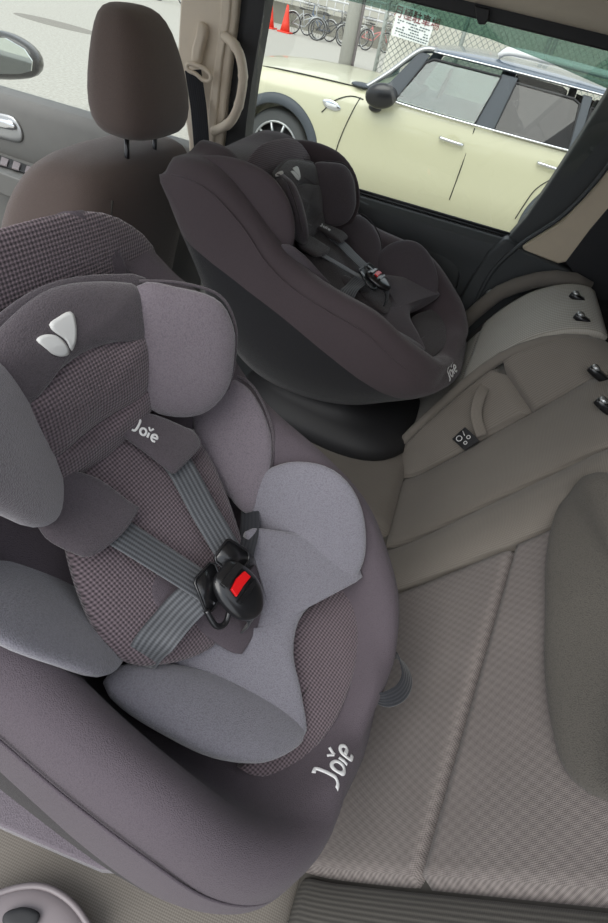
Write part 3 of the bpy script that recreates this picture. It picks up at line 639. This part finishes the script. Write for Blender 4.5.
# B pillar
bp=struct(empty('wall_pillar'))
pp_=[(-0.8455, 1.6, 1.5102), (-0.6871, 1.6, 1.5371), (-0.6894, 1.6, 1.4517), (-0.6957, 1.6, 1.368), (-0.7025, 1.6, 1.2769), (-0.7049, 1.6, 1.1525), (-0.6875, 1.6, 1.0181), (-0.803, 1.6, 0.9877), (-0.8151, 1.6, 1.1527), (-0.8433, 1.6, 1.2585), (-0.8542, 1.6, 1.3582)]
slab('pillar_trim',pp_,(0,.09,0),M['beige'],bp,bevel=.01,smooth=True)
rb=[(-0.7308, 1.592, 1.5292), (-0.7045, 1.592, 1.5337), (-0.705, 1.592, 1.4486), (-0.7178, 1.592, 1.3638), (-0.7241, 1.592, 1.2492), (-0.7298, 1.592, 1.1478), (-0.7553, 1.592, 1.1417), (-0.7499, 1.592, 1.2673), (-0.7408, 1.592, 1.3592), (-0.7325, 1.592, 1.4435)]
slab('pillar_ridge',rb,(0,.02,0),M['beige'],bp,bevel=.006,smooth=True)
sa=[(-0.7072, 1.622, 1.5352), (-0.665, 1.622, 1.5423), (-0.6641, 1.622, 1.4161), (-0.6731, 1.622, 1.2816), (-0.6835, 1.622, 1.1277), (-0.7275, 1.622, 1.0027), (-0.7515, 1.622, 0.9964), (-0.7146, 1.622, 1.1471), (-0.7051, 1.622, 1.2981), (-0.7034, 1.622, 1.4085)]
slab('door_seal',sa,(0,.03,0),M['rubber'],bp)
sb=[(-0.6635, 1.612, 1.5419), (-0.617, 1.612, 1.5498), (-0.6239, 1.612, 1.464), (-0.6361, 1.612, 1.3359), (-0.6418, 1.612, 1.2292), (-0.64, 1.612, 1.1264), (-0.7135, 1.612, 1.1084), (-0.6885, 1.612, 1.231), (-0.6751, 1.612, 1.3718), (-0.6666, 1.612, 1.4757)]
slab('window_frame',sb,(0,.06,0),M['blackmat'],bp)
# grab handle
gh=tube('grab_handle',[(-0.7197, 1.6, 1.4137), (-0.6854, 1.575, 1.4081), (-0.6563, 1.565, 1.3852), (-0.6411, 1.56, 1.3419), (-0.6465, 1.56, 1.2829), (-0.6682, 1.565, 1.2379), (-0.7034, 1.58, 1.2114), (-0.7335, 1.6, 1.1947)],[.012,.0125,.0125,.0125,.0125,.0125,.013,.014]*5,M['beige'],n=40,flat=1.0)
tag(gh,'beige curved grab handle on the door pillar behind the front headrest','handle')
# belt adjuster, guide and webbing
sbt=empty('seat_belt'); tag(sbt,'grey front seat belt hanging from its beige pillar guide','seat belt')
puff('height_adjuster',[(-0.7853, 1.592, 1.4298), (-0.7652, 1.592, 1.4274), (-0.7612, 1.592, 1.4079), (-0.7707, 1.592, 1.3705), (-0.7781, 1.592, 1.3431), (-0.8017, 1.592, 1.3383), (-0.8029, 1.592, 1.3684), (-0.7926, 1.592, 1.4019)],(0,-1,0),.016,.008,M['beige'],sbt,p=5)
mb=MB(); mb.tube([(-0.8063, 1.572, 1.338), (-0.7828, 1.572, 1.3406), (-0.7532, 1.572, 1.3357), (-0.7379, 1.572, 1.3257), (-0.743, 1.572, 1.3135), (-0.7608, 1.572, 1.3121), (-0.782, 1.572, 1.321), (-0.8059, 1.572, 1.325)],.0055,8,True,n=40); mb.build('belt_guide',M['beige'],sbt)
ribbon('webbing',[(-0.7927, 1.575, 1.3276), (-0.7805, 1.572, 1.2854), (-0.7633, 1.56, 1.2387), (-0.7399, 1.54, 1.1528)],(1,.3,0),.045,.002,M['belt'],sbt)
# far rear quarter: window frame, beige trim, dark trim, rear wall
cp=struct(empty('wall_quarter'))
slab('quarter_frame',[(0.2441, 1.63, 1.5549), (0.2407, 1.63, 1.4939), (0.2263, 1.63, 1.3982), (0.2052, 1.63, 1.2806), (0.1872, 1.63, 1.1946), (0.1643, 1.63, 1.1339), (0.1836, 1.63, 1.1169), (0.2348, 1.63, 1.1483), (0.2793, 1.63, 1.2093), (0.3091, 1.63, 1.3024), (0.3325, 1.63, 1.4058)],(0,.05,0),M['doordark'],cp,bevel=.006,smooth=True)
slab('quarter_trim',[(0.3475, 1.605, 1.4336), (0.3221, 1.605, 1.3633), (0.3045, 1.605, 1.2967), (0.275, 1.605, 1.2145), (0.2071, 1.605, 1.1283), (0.2167, 1.605, 1.1199), (0.3166, 1.605, 1.1125), (0.3383, 1.605, 1.1247), (0.3548, 1.605, 1.2055), (0.3724, 1.605, 1.276), (0.3992, 1.605, 1.3488)],(0,.05,0),M['beigeshaded'],cp,bevel=.006,smooth=True)
slab('arch_trim',[(0.1563, 1.6, 1.1401), (0.2088, 1.6, 1.1247), (0.323, 1.6, 1.1104), (0.4136, 1.6, 1.0978), (0.4104, 1.6, 0.941), (0.2022, 1.6, 0.5967), (0.0809, 1.6, 0.6341), (0.0986, 1.6, 0.8689), (0.1087, 1.6, 1.0035), (0.1256, 1.6, 1.092)],(0,.08,0),M['doordark'],cp,bevel=.01,smooth=True)
tube('trim_bead',[(0.3208, 1.597, 1.3969), (0.3006, 1.597, 1.3115), (0.2643, 1.597, 1.2239), (0.1988, 1.597, 1.1338), (0.1563, 1.597, 1.0345), (0.1496, 1.597, 0.8875)],.006,M['doordark'],cp,n=40)
slab('rear_trim',[(0.4041, 1.6, 1.4163), (0.3664, 1.6, 1.2853), (0.3487, 1.6, 1.2156), (0.3324, 1.6, 1.1246), (0.3924, 1.6, 1.0854), (0.4656, 1.6, 1.0548), (0.6045, 1.6, 1.0996)],(0,.05,0),M['blackmat'],cp)
mb=MB(); mb.box((.25,1.64,.30),(1.25,1.70,1.66)); mb.build('side_panel',M['cargo'],cp,smooth=False)
mb=MB(); mb.box((1.2,-.1,.30),(1.25,1.70,1.66)); struct(mb.build('wall_rear',M['cargo'],smooth=False))
mb=MB(); mb.box((.60,-.1,.33),(1.2,1.64,.72)); struct(mb.build('floor_cargo',M['cargo'],smooth=False))
hook=[(-0.1144, 1.56, 1.5829), (-0.0782, 1.56, 1.5827), (-0.0742, 1.56, 1.5682), (-0.0779, 1.56, 1.5554), (-0.0935, 1.56, 1.5543), (-0.1024, 1.56, 1.5647)]
hk=slab('coat_hook',hook,(0,.02,0),M['blackmat'],bevel=.003,smooth=True); tag(hk,'small black catch above the far window, at the roof edge','hook')
# buckle stub beside the far backrest
sbk=puff('belt_buckle',[(0.1642, 1.585, 0.9891), (0.1793, 1.585, 1.0032), (0.196, 1.585, 0.9991), (0.1992, 1.585, 0.9782), (0.1818, 1.585, 0.9693)],(0,-1,0.3),.01,.012,M['silver'],p=4); tag(sbk,'small pale belt buckle between the bench end and the door','buckle')
# near rear quarter of the body, beside the bench end
mb=MB(); mb.box((.45,-.14,.30),(1.25,-.10,1.70)); struct(mb.build('wall_near',M['cargo'],smooth=False))
# roof
def hl(name,x0,x1):
    sec=[(1.600,1.585),(1.56,1.588),(1.50,1.604),(1.38,1.650),(1.15,1.685),(.95,1.70),(.30,1.71),(.30,1.74),(.95,1.725),(1.2,1.72),(1.60,1.66),(1.66,1.62)]
    return xloft(name,sec,x0,x1,M['liner'])
struct(hl('ceiling',-1.3,1.25))
mb=MB(); mb.box((-2.3,1.575,1.562),(1.25,1.60,1.590)); struct(mb.build('trim_roof',M['blackmat'],smooth=False,bevel=.004))
# door mirror
mr=empty('side_mirror'); tag(mr,'dark door mirror outside the front side window, at the left edge','mirror')
puff('mirror_housing',[(-1.9429, 1.95, 1.169), (-1.8216, 1.95, 1.2207), (-1.7146, 1.95, 1.2354), (-1.625, 1.95, 1.2161), (-1.587, 1.95, 1.1806), (-1.5994, 1.95, 1.1368), (-1.6596, 1.95, 1.1093), (-1.7951, 1.95, 1.0813), (-1.9759, 1.95, 1.0659)],(.2,-1,0),.03,.10,M['black'],mr,p=5)
mg=D.materials.new('mirror_glass'); mg.use_nodes=True; q_=mg.node_tree.nodes['Principled BSDF']; q_.inputs['Metallic'].default_value=1; q_.inputs['Roughness'].default_value=.02; q_.inputs['Base Color'].default_value=(.85,.9,.88,1)
slab('mirror_glass',[(-1.8885, 1.915, 1.171), (-1.7851, 1.915, 1.2107), (-1.688, 1.915, 1.2237), (-1.615, 1.915, 1.2072), (-1.5885, 1.915, 1.1784), (-1.5988, 1.915, 1.1473), (-1.6483, 1.915, 1.1283), (-1.7588, 1.915, 1.1057), (-1.914, 1.915, 1.0891)],(0,.004,0),mg,mr)
# black dots of the glass stamp in the lower rear corner of the window
# ---------------------------------------------------------------- outside
asph=plain('asphalt',(164,161,152),.9,noise=.45,nscale=22,bump=.5,bscale=60)
mb=MB(); mb.box((-60,1.9,-.1),(40,60,0)); struct(mb.build('ground',asph,smooth=False))
mb=MB(); mb.box((-60,-20,-.12),(40,1.9,-.004)); struct(mb.build('floor_road',asph,smooth=False))
CB=plain('cream_paint',(188,186,157),.3,coat=.6)
CK=plain('black_cladding',(62,68,74),.55)
CR=plain('roof_paint',(70,82,96),.2,coat=.8)
CI=plain('car_interior',(70,84,84),.7)
CT=plain('tyre',(74,76,76),.8)
CGf=glass('car_front_glass',(.78,.88,.86),.75,f0=.06); CGr=glass('car_rear_glass',(.3,.33,.36),.15,f0=.04)
car=empty('parked_car',(0,6.3,0)); tag(car,'cream small hatchback parked across the lane, dark roof and chrome door handles','car')
Y0,Y1=5.45,7.20; YC=(Y0+Y1)/2
def cl(P): return [V(p)-V((0,6.3,0)) for p in P]
def section(x,belt,top,tuck,low=.13,ins=.0):
    s=[(.10,low),(.03,low+.08),(.0+ins,.45),(.0+ins,.68),(.015+ins,belt-.10),(.045+ins,belt-.01),(.10+ins,belt+.012+(top-belt)*.4),(.30+ins,top-.01),(.60,top)]
    a=[V((x,Y0+tuck+d,z)) for d,z in s]; b=[V((x,Y1-tuck-d,z)) for d,z in reversed(s)]
    return a+b
SX=[(-2.62,.62,.64,.32),(-2.60,.74,.78,.20),(-2.50,.84,.90,.10),(-2.30,.885,.955,.035),(-2.0,.91,.985,.01),(-1.6,.925,1.005,0),(-1.25,.935,1.01,0),(-1.05,.94,.99,0),(-.6,.935,.945,0),(0,.93,.935,0),(.6,.93,.935,0),(1.1,.94,.945,.01),(1.5,.945,.95,.04),(1.68,.92,.93,.10),(1.74,.75,.76,.16)]
R=[cl(section(*s)) for s in SX]
v,f=loft(R); body=mesh('body',v,f,CB,None,mats=[CB,CI])
for p in body.data.polygons:
    c=p.center
    if c.z>.93 and -1.0<c.x<1.5 and abs(c.y+6.3-YC)<.75: p.material_index=1
# wheel wells
def cyl(cx,cy0,cy1,cz,r,n=48):
    return loft([[V((cx+r*math.cos(2*math.pi*k/n),y,cz+r*math.sin(2*math.pi*k/n))) for k in range(n)] for y in (cy0,cy1)])
for wx in (-1.87,1.03):
    v,f=cyl(wx,-1.2,-.55,.33,.375); c=mesh('cut',v,f,CK,None,smooth=False)
    m=body.modifiers.new('b','BOOLEAN'); m.object=c; m.operation='DIFFERENCE'; m.solver='EXACT'
    me=D.meshes.new_from_object(body.evaluated_get(bpy.context.evaluated_depsgraph_get()) if not bpy.context.view_layer.update() else None)
    body.modifiers.clear(); body.data=me; D.objects.remove(c)
body.parent=car
for p in body.data.polygons: p.use_smooth=True
b_=body.modifiers.new('w','EDGE_SPLIT'); b_.split_angle=.6
for wx in (-1.87,1.03):
    R=[]
    for k in range(33):
        a=math.pi*(k/32*1.16-.08); R.append([V((wx+r*math.cos(a),y-6.3,.33+r*math.sin(a))) for r,y in ((.372,5.50),(.372,5.432),(.385,5.425),(.445,5.435),(.455,5.448),(.455,5.50))])
    v,f=loft(R); mesh('arch_cladding',v,f,CK,car)
    w=empty('wheel',(wx,-.80,.33)); w.parent=car
    R=[[V((r*math.cos(2*math.pi*k/40),y,r*math.sin(2*math.pi*k/40))) for k in range(40)] for r,y in ((.22,.0),(.30,-.01),(.325,.02),(.33,.06),(.33,.17),(.30,.21),(.2,.2))]
    v,f=loft(R,True,False); mesh('tyre',v,f,CT,w)
    v,f=cyl(0,.06,.16,0,.235); mesh('wheel_well',v,f,M['blackmat'],w)
    mb=MB(); mb.tube([V((.225*math.cos(k*math.pi/18),.0,.225*math.sin(k*math.pi/18))) for k in range(36)],.012,6,True)
    for k in range(10):
        a=k*math.pi/5; mb.tube([(.05*math.cos(a),.01,.05*math.sin(a)),(.22*math.cos(a),.0,.22*math.sin(a))],.014,6)
    mb.add(cyl(0,-.005,.03,0,.06,20)); mb.build('rim',M['silver'],w)
mb=MB(); mb.box((-1.35,-.80,.05),(.62,-.72,.15)); mb.build('sill_cladding',CK,car,bevel=.01)
# greenhouse
def gy(z): return 5.500+(z-.93)*.36
def gp(x,z,o=0): return V((x,gy(z)-6.3+o,z))
def mirr(P): return [V((p.x,2*(YC-6.3)-p.y,p.z)) for p in P]
rf=[(-.80,1.30,.20),(-.70,1.345,.07),(-.5,1.385,.0),(-.1,1.405,0),(.4,1.405,0),(.9,1.39,.0),(1.25,1.355,.03),(1.42,1.31,.10)]
R=[]
for x,zt,ins in rf:
    ze=min(1.335,zt-.012); y0=gy(ze)-6.3+ins-.008; y1=2*(YC-6.3)-y0; ym=(y0+y1)/2
    R.append([V((x,y0,ze-.025)),V((x,y0-.008,ze-.005)),V((x,y0+.03,ze+.02)),V((x,y0+.2,zt)),V((x,ym,zt+.015)),V((x,y1-.2,zt)),V((x,y1-.03,ze+.02)),V((x,y1+.008,ze-.005)),V((x,y1,ze-.025)),V((x,ym,zt-.03))])
v,f=loft(R); mesh('roof',v,f,CR,car,sub=1)
fr=[gp(-.83,.945),gp(-.10,.93),gp(-.02,1.283),gp(-.60,1.283),gp(-.66,1.25)]
re=[gp(.077,.928),gp(.72,.922),gp(.665,1.238),gp(.60,1.262),gp(.118,1.268)]
qu=[gp(.80,.93),gp(1.25,.94),gp(1.10,1.20),gp(.76,1.235)]
for P,mt,nm in ((fr,CGf,'front_side_window'),(re,CGr,'rear_side_window'),(qu,CGr,'quarter_window')):
    slab(nm,P,(0,.006,0),mt,car); slab(nm,mirr(P),(0,-.006,0),mt,car)
    tube('window_trim',[p+V((0,-.004,0)) for p in P],.010,M['blackmat'],car,closed=True,seg=6)
for P in ([gp(-1.0,.94,.01),gp(-.83,.935,.01),gp(-.645,1.30,.01),gp(-.74,1.31,.01)],[gp(-.10,.93,.005),gp(.077,.93,.005),gp(.118,1.30,.005),gp(-.02,1.30,.005)],[gp(.72,.93,.005),gp(.80,.93,.005),gp(.74,1.30,.005),gp(.665,1.30,.005)],[gp(1.25,.94,.005),gp(1.55,.95,.01),gp(1.36,1.31,.01),gp(1.08,1.30,.005)]):
    slab('pillar',P,(0,.04,0),CK,car,bevel=.005,smooth=True); slab('pillar',mirr(P),(0,-.04,0),CK,car)
slab('windscreen',[(-1.10,-.68,.975),(-1.10,.74,.975),(-.72,.62,1.335),(-.72,-.56,1.335)],(.006,0,0),CGf,car)
slab('rear_window',[(1.60,-.62,.96),(1.60,.68,.96),(1.38,.56,1.31),(1.38,-.50,1.31)],(-.006,0,0),CGr,car)
tube('screen_pillar',[(-1.13,-.74,.97),(-.95,-.70,1.12),(-.74,-.645,1.315),(-.60,-.635,1.342)],.020,M['silver'],car,n=20,seg=8)
tube('belt_strip',[gp(-1.02,.952,-.03),gp(-.6,.938,-.035),gp(0,.932,-.035),gp(.7,.932,-.035),gp(1.3,.942,-.03)],.009,M['chrome'],car,n=30,seg=6)
tube('roof_strip',[gp(-.62,1.33,-.02),gp(0,1.335,-.02),gp(.8,1.33,-.018),gp(1.3,1.31,-.0)],.006,M['chrome'],car,n=30,seg=6)
for yy in (-.50,.62): tube('roof_rail',[(-.10,yy,1.40),(.02,yy,1.445),(.6,yy,1.45),(1.05,yy,1.435),(1.20,yy,1.385)],.022,M['white'],car,n=30,seg=8)
# inside the cabin: two seats and a steering wheel
for yy in (-.42,.42):
    for xx in (.05,.95):
        R=[[V((xx+dx+p.x,yy+p.y,z)) for p in sup(0,0,0,a,b,24)] for z,dx,a,b in ((.90,-.05,.06,.2),(1.02,-.03,.05,.2),(1.06,-.02,.04,.14),(1.09,-.01,.035,.10),(1.22,0,.035,.10),(1.24,0,.02,.06))]
        v,f=loft(R); mesh('cabin_seat',v,f,M['frontlight'] if xx<.5 else CI,car)
tube('steering_wheel',[V((-.55+.03*math.sin(a),.42+.17*math.cos(a),1.02+.16*math.sin(a))) for a in [k*math.pi/12 for k in range(24)]],.014,M['blackmat'],car,closed=True)
mb=MB(); mb.box((-1.0,-.65,.94),(-.72,.72,.99)); mb.build('dashboard',M['blackmat'],car,bevel=.02)
# panel gaps
BK=M['rubber']
def side(x,z,o=-.0045):
    pts=[(.13,.10),(.21,.03),(.45,0),(.68,0),(.83,.015),(.92,.045)]
    for (a,b),(c,d) in zip(pts,pts[1:]):
        if a<=z<=c: return V((x,Y0-6.3+b+(d-b)*(z-a)/(c-a)+o,z))
    return V((x,Y0-6.3+.05+o,z))
for P in ([(-1.13,.91),(-1.17,.80),(-1.22,.62),(-1.245,.48),(-1.25,.33)],[(-.085,.91),(-.085,.6),(-.09,.33)],[(.79,.91),(.77,.80),(.70,.72),(.60,.60),(.56,.45),(.54,.33)],[(-1.10,.90),(-1.22,.90),(-1.35,.84),(-1.45,.73)]):
    tube('panel_gap',[side(x,z) for x,z in P],.0045,BK,car,n=24,seg=6)
tube('bonnet_gap',[(-1.12,-.76,.972),(-1.5,-.765,.965),(-2.0,-.75,.945),(-2.35,-.68,.90)],.005,BK,car,n=24,seg=6)
for x0,z in ((-.33,.785),(.54,.797)):
    c=side(x0+.09,z-.005); puff('handle_recess',[c+V((.062*math.cos(k*math.pi/8),.001,.05*math.sin(k*math.pi/8))) for k in range(16)],(0,-1,0),.002,.004,plain('recess_paint',(190,188,158),.4),car)
    tube('door_handle',[c+V((-.10,-.012,.006)),c+V((-.09,-.03,.004)),c+V((.09,-.03,-.004)),c+V((.10,-.012,-.004))],.011,M['chrome'],car,n=20,seg=8,flat=1.2)
c=side(-1.37,.80); puff('side_scuttle',[c+V((a,-.004,b)) for a,b in ((-.09,.02),(-.03,.04),(.05,.025),(.09,-.01),(.04,-.035),(-.05,-.025))],(0,-1,0),.010,.004,M['chrome'],car)
puff('indicator',[c+V((a,-.018,b)) for a,b in ((-.05,.012),(.04,.01),(.05,-.008),(-.03,-.01))],(0,-1,0),.006,.004,M['white'],car)
c=V((-2.28,-.80,.80)); puff('headlight',[c+V((.13*math.cos(k*math.pi/8),.09*math.cos(k*math.pi/8)*-.6,.10*math.sin(k*math.pi/8)+.05*math.cos(k*math.pi/8))) for k in range(16)],(-.4,-1,.25),.04,.03,M['chrome'],car)
mo=empty('door_mirror',(-.93,-.90,.97)); mo.parent=car
puff('mirror_cap',[V((.14*math.cos(k*math.pi/10),-.03,.095*math.sin(k*math.pi/10)+.015*math.cos(k*math.pi/10))) for k in range(20)],(0,-1,.2),.06,.06,M['black'],mo,p=2.2)
puff('mirror_foot',[V((-.04+.06*math.cos(k*math.pi/8),.03,-.10+.035*math.sin(k*math.pi/8))) for k in range(16)],(0,-1,0),.05,.02,M['black'],mo)
tube('mirror_stem',[(-.03,.0,-.09),(-.01,-.03,-.03)],.02,M['black'],mo)
puff('wiper_scoop',[(-1.16+.10*math.cos(k*math.pi/8),-.70+.10*math.sin(k*math.pi/8),.985) for k in range(16)],(0,0,1),.02,.02,CK,car)
# ---------------------------------------------------------------- fence, board, wall behind the parked car
FY=9.56
wallm=plain('pale_wall',(206,204,192),.8,noise=.06,nscale=2)
mb=MB(); mb.box((-1.95,FY+1.2,0),(9,FY+1.4,3.4)); struct(mb.build('wall_back',wallm,smooth=False))
fe=empty('chain_fence',(0,FY,0)); tag(fe,'tall chain-link fence on grey posts behind the parked car','fence')
wire=plain('galvanised_wire',(150,156,150),.5,.4)
mb=MB(); a,b,h0,h1,st=-1.85,4.0,.0,2.4,.085
import itertools
k=a-h1
while k<b:
    x0,z0=k,h0; x1,z1=k+(h1-h0),h1
    if x0<a: z0+=a-x0; x0=a
    if x1>b: z1-=x1-b; x1=b
    if x1>x0:
        mb.tube([(x0,0,z0),(x1,0,z1)],.0045,4); mb.tube([(x0,.008,h1+h0-z0),(x1,.008,h1+h0-z1)],.0045,4)
    k+=st
mb.build('wire_mesh',wire,fe)
for x in (-1.85,-.72,.42,.50,1.6,2.8,4.0): tube('post',[(x,.03,0),(x,.03,2.5)],.03,wire,fe,seg=10)
tube('top_rail',[(-1.85,.03,2.4),(4,.03,2.4)],.025,wire,fe); 
pw=plain('board_white',(228,232,228),.6)
bd_=empty('notice_board'); tag(bd_,'white notice board with dark red characters wired to the fence','sign')
BP=[(-1.7004, 9.5, 1.5907), (-1.1411, 9.5, 1.5548), (-1.1673, 9.5, 1.2217), (-1.7098, 9.5, 1.2411)]
slab('board',BP,(0,.02,0),pw,bd_)
A=[V(p) for p in BP]; ex=A[1]-A[0]; ey=A[3]-A[0]
tm=plain('red_lettering',(120,44,48),.7); tk=plain('dark_lettering',(74,86,92),.7)
Mx=frame(A[0]+ex*.54+ey*.26+V((0,-.006,0)),ex,(0,-1,0))
text_mesh('red_lettering','月極駐車場',.135,Mx,tm,bd_,.002,.0)
mb=MB(); rnd=random.Random(3)
for r in range(6):
    x=.08
    while x<.9:
        w=rnd.uniform(.02,.07); p=A[0]+ex*x+ey*(.46+r*.085)+V((0,-.004,0))
        if rnd.random()<.8: mb.add(slab_geo([p,p+ex*w,p+ex*w+ey*.035,p+ey*.035],(0,.002,0)))
        x+=w+.02
mb.build('small_print',tk,bd_,smooth=False)
# ---------------------------------------------------------------- street beyond
conc=plain('concrete_pole',(176,176,168),.8,noise=.08,nscale=8)
up_=empty('utility_pole',(-3.95,16.4,0)); tag(up_,'grey concrete utility pole standing behind the bonnet of the parked car','pole')
tube('pole',[(0,0,0),(0,0,6)],.19,conc,up_,seg=20); tube('cable_pipe',[(.21,-.1,0),(.21,-.1,5)],.035,M['grey'],up_)
cm=plain('cone_red',(226,62,42),.5)
for i,(x,y,lb) in enumerate(((-9.5,25.4,'left one of the two red traffic cones beside the railing'),(-8.75,25.2,'right of the two red traffic cones, closer to the bicycles'))):
    t=empty('traffic_cone',(x,y,0)); tag(t,lb,'traffic cone','red traffic cones by the bicycles')
    v,f=loft([[V((r*math.cos(k*math.pi/10),r*math.sin(k*math.pi/10),z)) for k in range(20)] for z,r in ((.04,.20),(.30,.14),(.60,.08),(.85,.035))]); mesh('cone',v,f,cm,t)
    mb=MB(); mb.box((-.25,-.25,0),(.25,.25,.05)); mb.build('cone_foot',cm,t,bevel=.01)
def bike(x,y,rz,col,label):
    t=empty('bicycle',(x,y,0),(0,0,rz)); tag(t,label,'bicycle','bicycles parked along the street')
    for wx in (-.55,.55):
        mb=MB(); P=[V((wx+.32*math.cos(k*math.pi/12),0,.34+.32*math.sin(k*math.pi/12))) for k in range(24)]
        mb.tube(P,.024,6,True)
        for k in range(12): a=k*math.pi/6; mb.tube([(wx,0,.34),(wx+.31*math.cos(a),0,.34+.31*math.sin(a))],.004,4)
        w=mb.build('wheel',M['rubber'],t)
        tube('rim',[V((wx+.295*math.cos(k*math.pi/12),0,.34+.295*math.sin(k*math.pi/12))) for k in range(24)],.012,M['silver'],w,closed=True,seg=6)
        tube('mudguard',[V((wx+.365*math.cos(k*math.pi/10),0,.34+.365*math.sin(k*math.pi/10))) for k in range(1,10)],.02,M['silver'],t,seg=6)
    mb=MB()
    for P in ([(-.55,0,.34),(-.05,0,.30)],[(-.05,0,.30),(-.18,0,.80)],[(-.55,0,.34),(-.16,0,.72)],[(-.05,0,.30),(.38,0,.78)],[(-.12,0,.50),(.36,0,.70)],[(.55,0,.34),(.36,0,.78),(.32,0,1.0)]): mb.tube(P,.018,6)
    mb.build('bicycle_frame',col,t)
    tube('handlebar',[(.18,-.27,1.02),(.30,-.22,1.05),(.33,0,1.02),(.30,.22,1.05),(.18,.27,1.02)],.014,M['silver'],t,n=16,seg=6)
    puff('saddle',[(-.32,-.09,.84),(-.34,0,.85),(-.32,.09,.84),(-.15,.03,.83),(-.08,0,.83),(-.15,-.03,.83)],(0,0,1),.03,.03,M['blackmat'],t,n=20,rings=4)
    mb=MB(); mb.box((.42,-.17,.80),(.74,.17,.82))
    for k in range(7):
        q=k/6*.32
        for s in (-.17,.17): mb.tube([(.42+q,s,.81),(.42+q,s*1.1,1.05)],.005,4)
    for z in (.88,.96,1.05): mb.tube([(.42,-.18,z),(.74,-.18,z),(.74,.18,z),(.42,.18,z)],.006,4,True)
    mb.build('basket',M['blackmat'],t,smooth=False)
    return t
def pc(n,c): return plain(n,c,.35)
B1=bike(-8.05,25.6,.15,pc('bike_silver',(170,174,176)),'silver bicycle nearest the red cones')
bs_=[(-7.75,26.4,2.9,pc('bike_blue',(80,100,130)),'blue-grey bicycle in the middle of the row, beside the silver one'),
 (-6.95,25.4,.35,pc('bike_black',(40,42,46)),'black bicycle with a pale wheel just left of the utility pole'),
 (-6.3,26.9,-.3,pc('bike_white',(205,205,200)),'white bicycle partly hidden behind the utility pole'),
 (-5.75,28.2,.1,pc('bike_pink',(208,120,120)),'pink bicycle just right of the utility pole'),
 (-13.6,25.0,.2,pc('bike_grey',(120,124,126)),'grey bicycle at the very top left, just right of the front headrest'),
 (-15.2,25.3,.0,pc('bike_dark',(54,58,66)),'dark bicycle at the very top left, directly over the front headrest')]
for x,y,r,c,l in bs_:
    t=copy_tree(B1); t.location=(x,y,0); t.rotation_euler=(0,0,r); t['label']=l
    for ch in t.children:
        if ch.name.startswith('bicycle_frame'): ch.data=ch.data.copy(); ch.data.materials[0]=c
mb=MB(); mb.box((-40,29.5,0),(-4,30,.75)); struct(mb.build('wall_street',plain('street_wall',(120,118,108),.9,noise=.25,nscale=1.5),smooth=False))
rl=empty('street_railing',(0,29.3,0)); tag(rl,'white metal railing along the street above the bicycles','railing')
for z in (.95,1.25,1.55): tube('rail',[(-40,0,z),(-4,0,z)],.04,M['white'],rl,seg=6)
mb=MB()
for k in range(90): mb.tube([(-40+k*.4,0,.75),(-40+k*.4,0,1.6)],.025,5)
tag(mb.build('railing_bars',M['white'],rl),kind='stuff')
mb=MB(); mb.box((-45,36,0),(30,44,9)); struct(mb.build('wall_house',plain('house_wall',(170,168,158),.8,noise=.1,nscale=.6),smooth=False))
pm_=MB(); pm_.add(loft([[V((-9.2+1.0*math.cos(k*math.pi/16)*r,12.0+.42*math.sin(k*math.pi/16)*r,z)) for k in range(32)] for r,z in ((1,.001),(.97,.006))])); 
mh=pm_.build('tarmac_patch',plain('dark_patch',(124,120,112),.9,noise=.2,nscale=10),smooth=False); tag(mh,'dark oval repair patch on the pale tarmac of the lane','patch')
# ---------------------------------------------------------------- light and camera
w=D.worlds.new('overcast'); bpy.context.scene.world=w; w.use_nodes=True; n=w.node_tree; n.nodes.clear()
o=n.nodes.new('ShaderNodeOutputWorld'); bg=n.nodes.new('ShaderNodeBackground'); n.links.new(bg.outputs[0],o.inputs[0])
tc=n.nodes.new('ShaderNodeTexCoord'); no=n.nodes.new('ShaderNodeTexNoise'); no.inputs['Scale'].default_value=2.5; no.inputs['Detail'].default_value=6
n.links.new(tc.outputs['Generated'],no.inputs['Vector'])
cr=n.nodes.new('ShaderNodeValToRGB'); cr.color_ramp.elements[0].position=.35; cr.color_ramp.elements[1].position=.65
cr.color_ramp.elements[0].color=(.62,.72,.86,1); cr.color_ramp.elements[1].color=(1,1,1,1)
n.links.new(no.outputs['Fac'],cr.inputs[0]); n.links.new(cr.outputs[0],bg.inputs[0]); bg.inputs[1].default_value=.95
sd=D.lights.new('sun','SUN'); sd.energy=1.5; sd.angle=math.radians(50); sd.color=(1,.98,.94)
so=D.objects.new('sun',sd); COL.objects.link(so); so.rotation_euler=V((.24,.66,-.80)).to_track_quat('-Z','Y').to_euler()
cam=D.cameras.new('camera'); co=D.objects.new('camera',cam); COL.objects.link(co)
Rr=[[0.93537, 0.305253, 0.178618], [-0.335462, 0.605779, 0.721455], [0.112023, -0.734747, 0.669028]]
co.matrix_world=Matrix(((Rr[0][0],Rr[1][0],Rr[2][0],0),(Rr[0][1],Rr[1][1],Rr[2][1],0),(Rr[0][2],Rr[1][2],Rr[2][2],1.55),(0,0,0,1)))
cam.sensor_fit='VERTICAL'; cam.sensor_height=36; cam.sensor_width=24; cam.lens=515.4*36/923; cam.clip_start=.02; cam.clip_end=300
sc=bpy.context.scene; sc.camera=co
sc.view_settings.view_transform='Standard'; sc.view_settings.look='None'; sc.view_settings.gamma=1; sc.view_settings.use_curve_mapping=False
sc.view_settings.exposure=.82
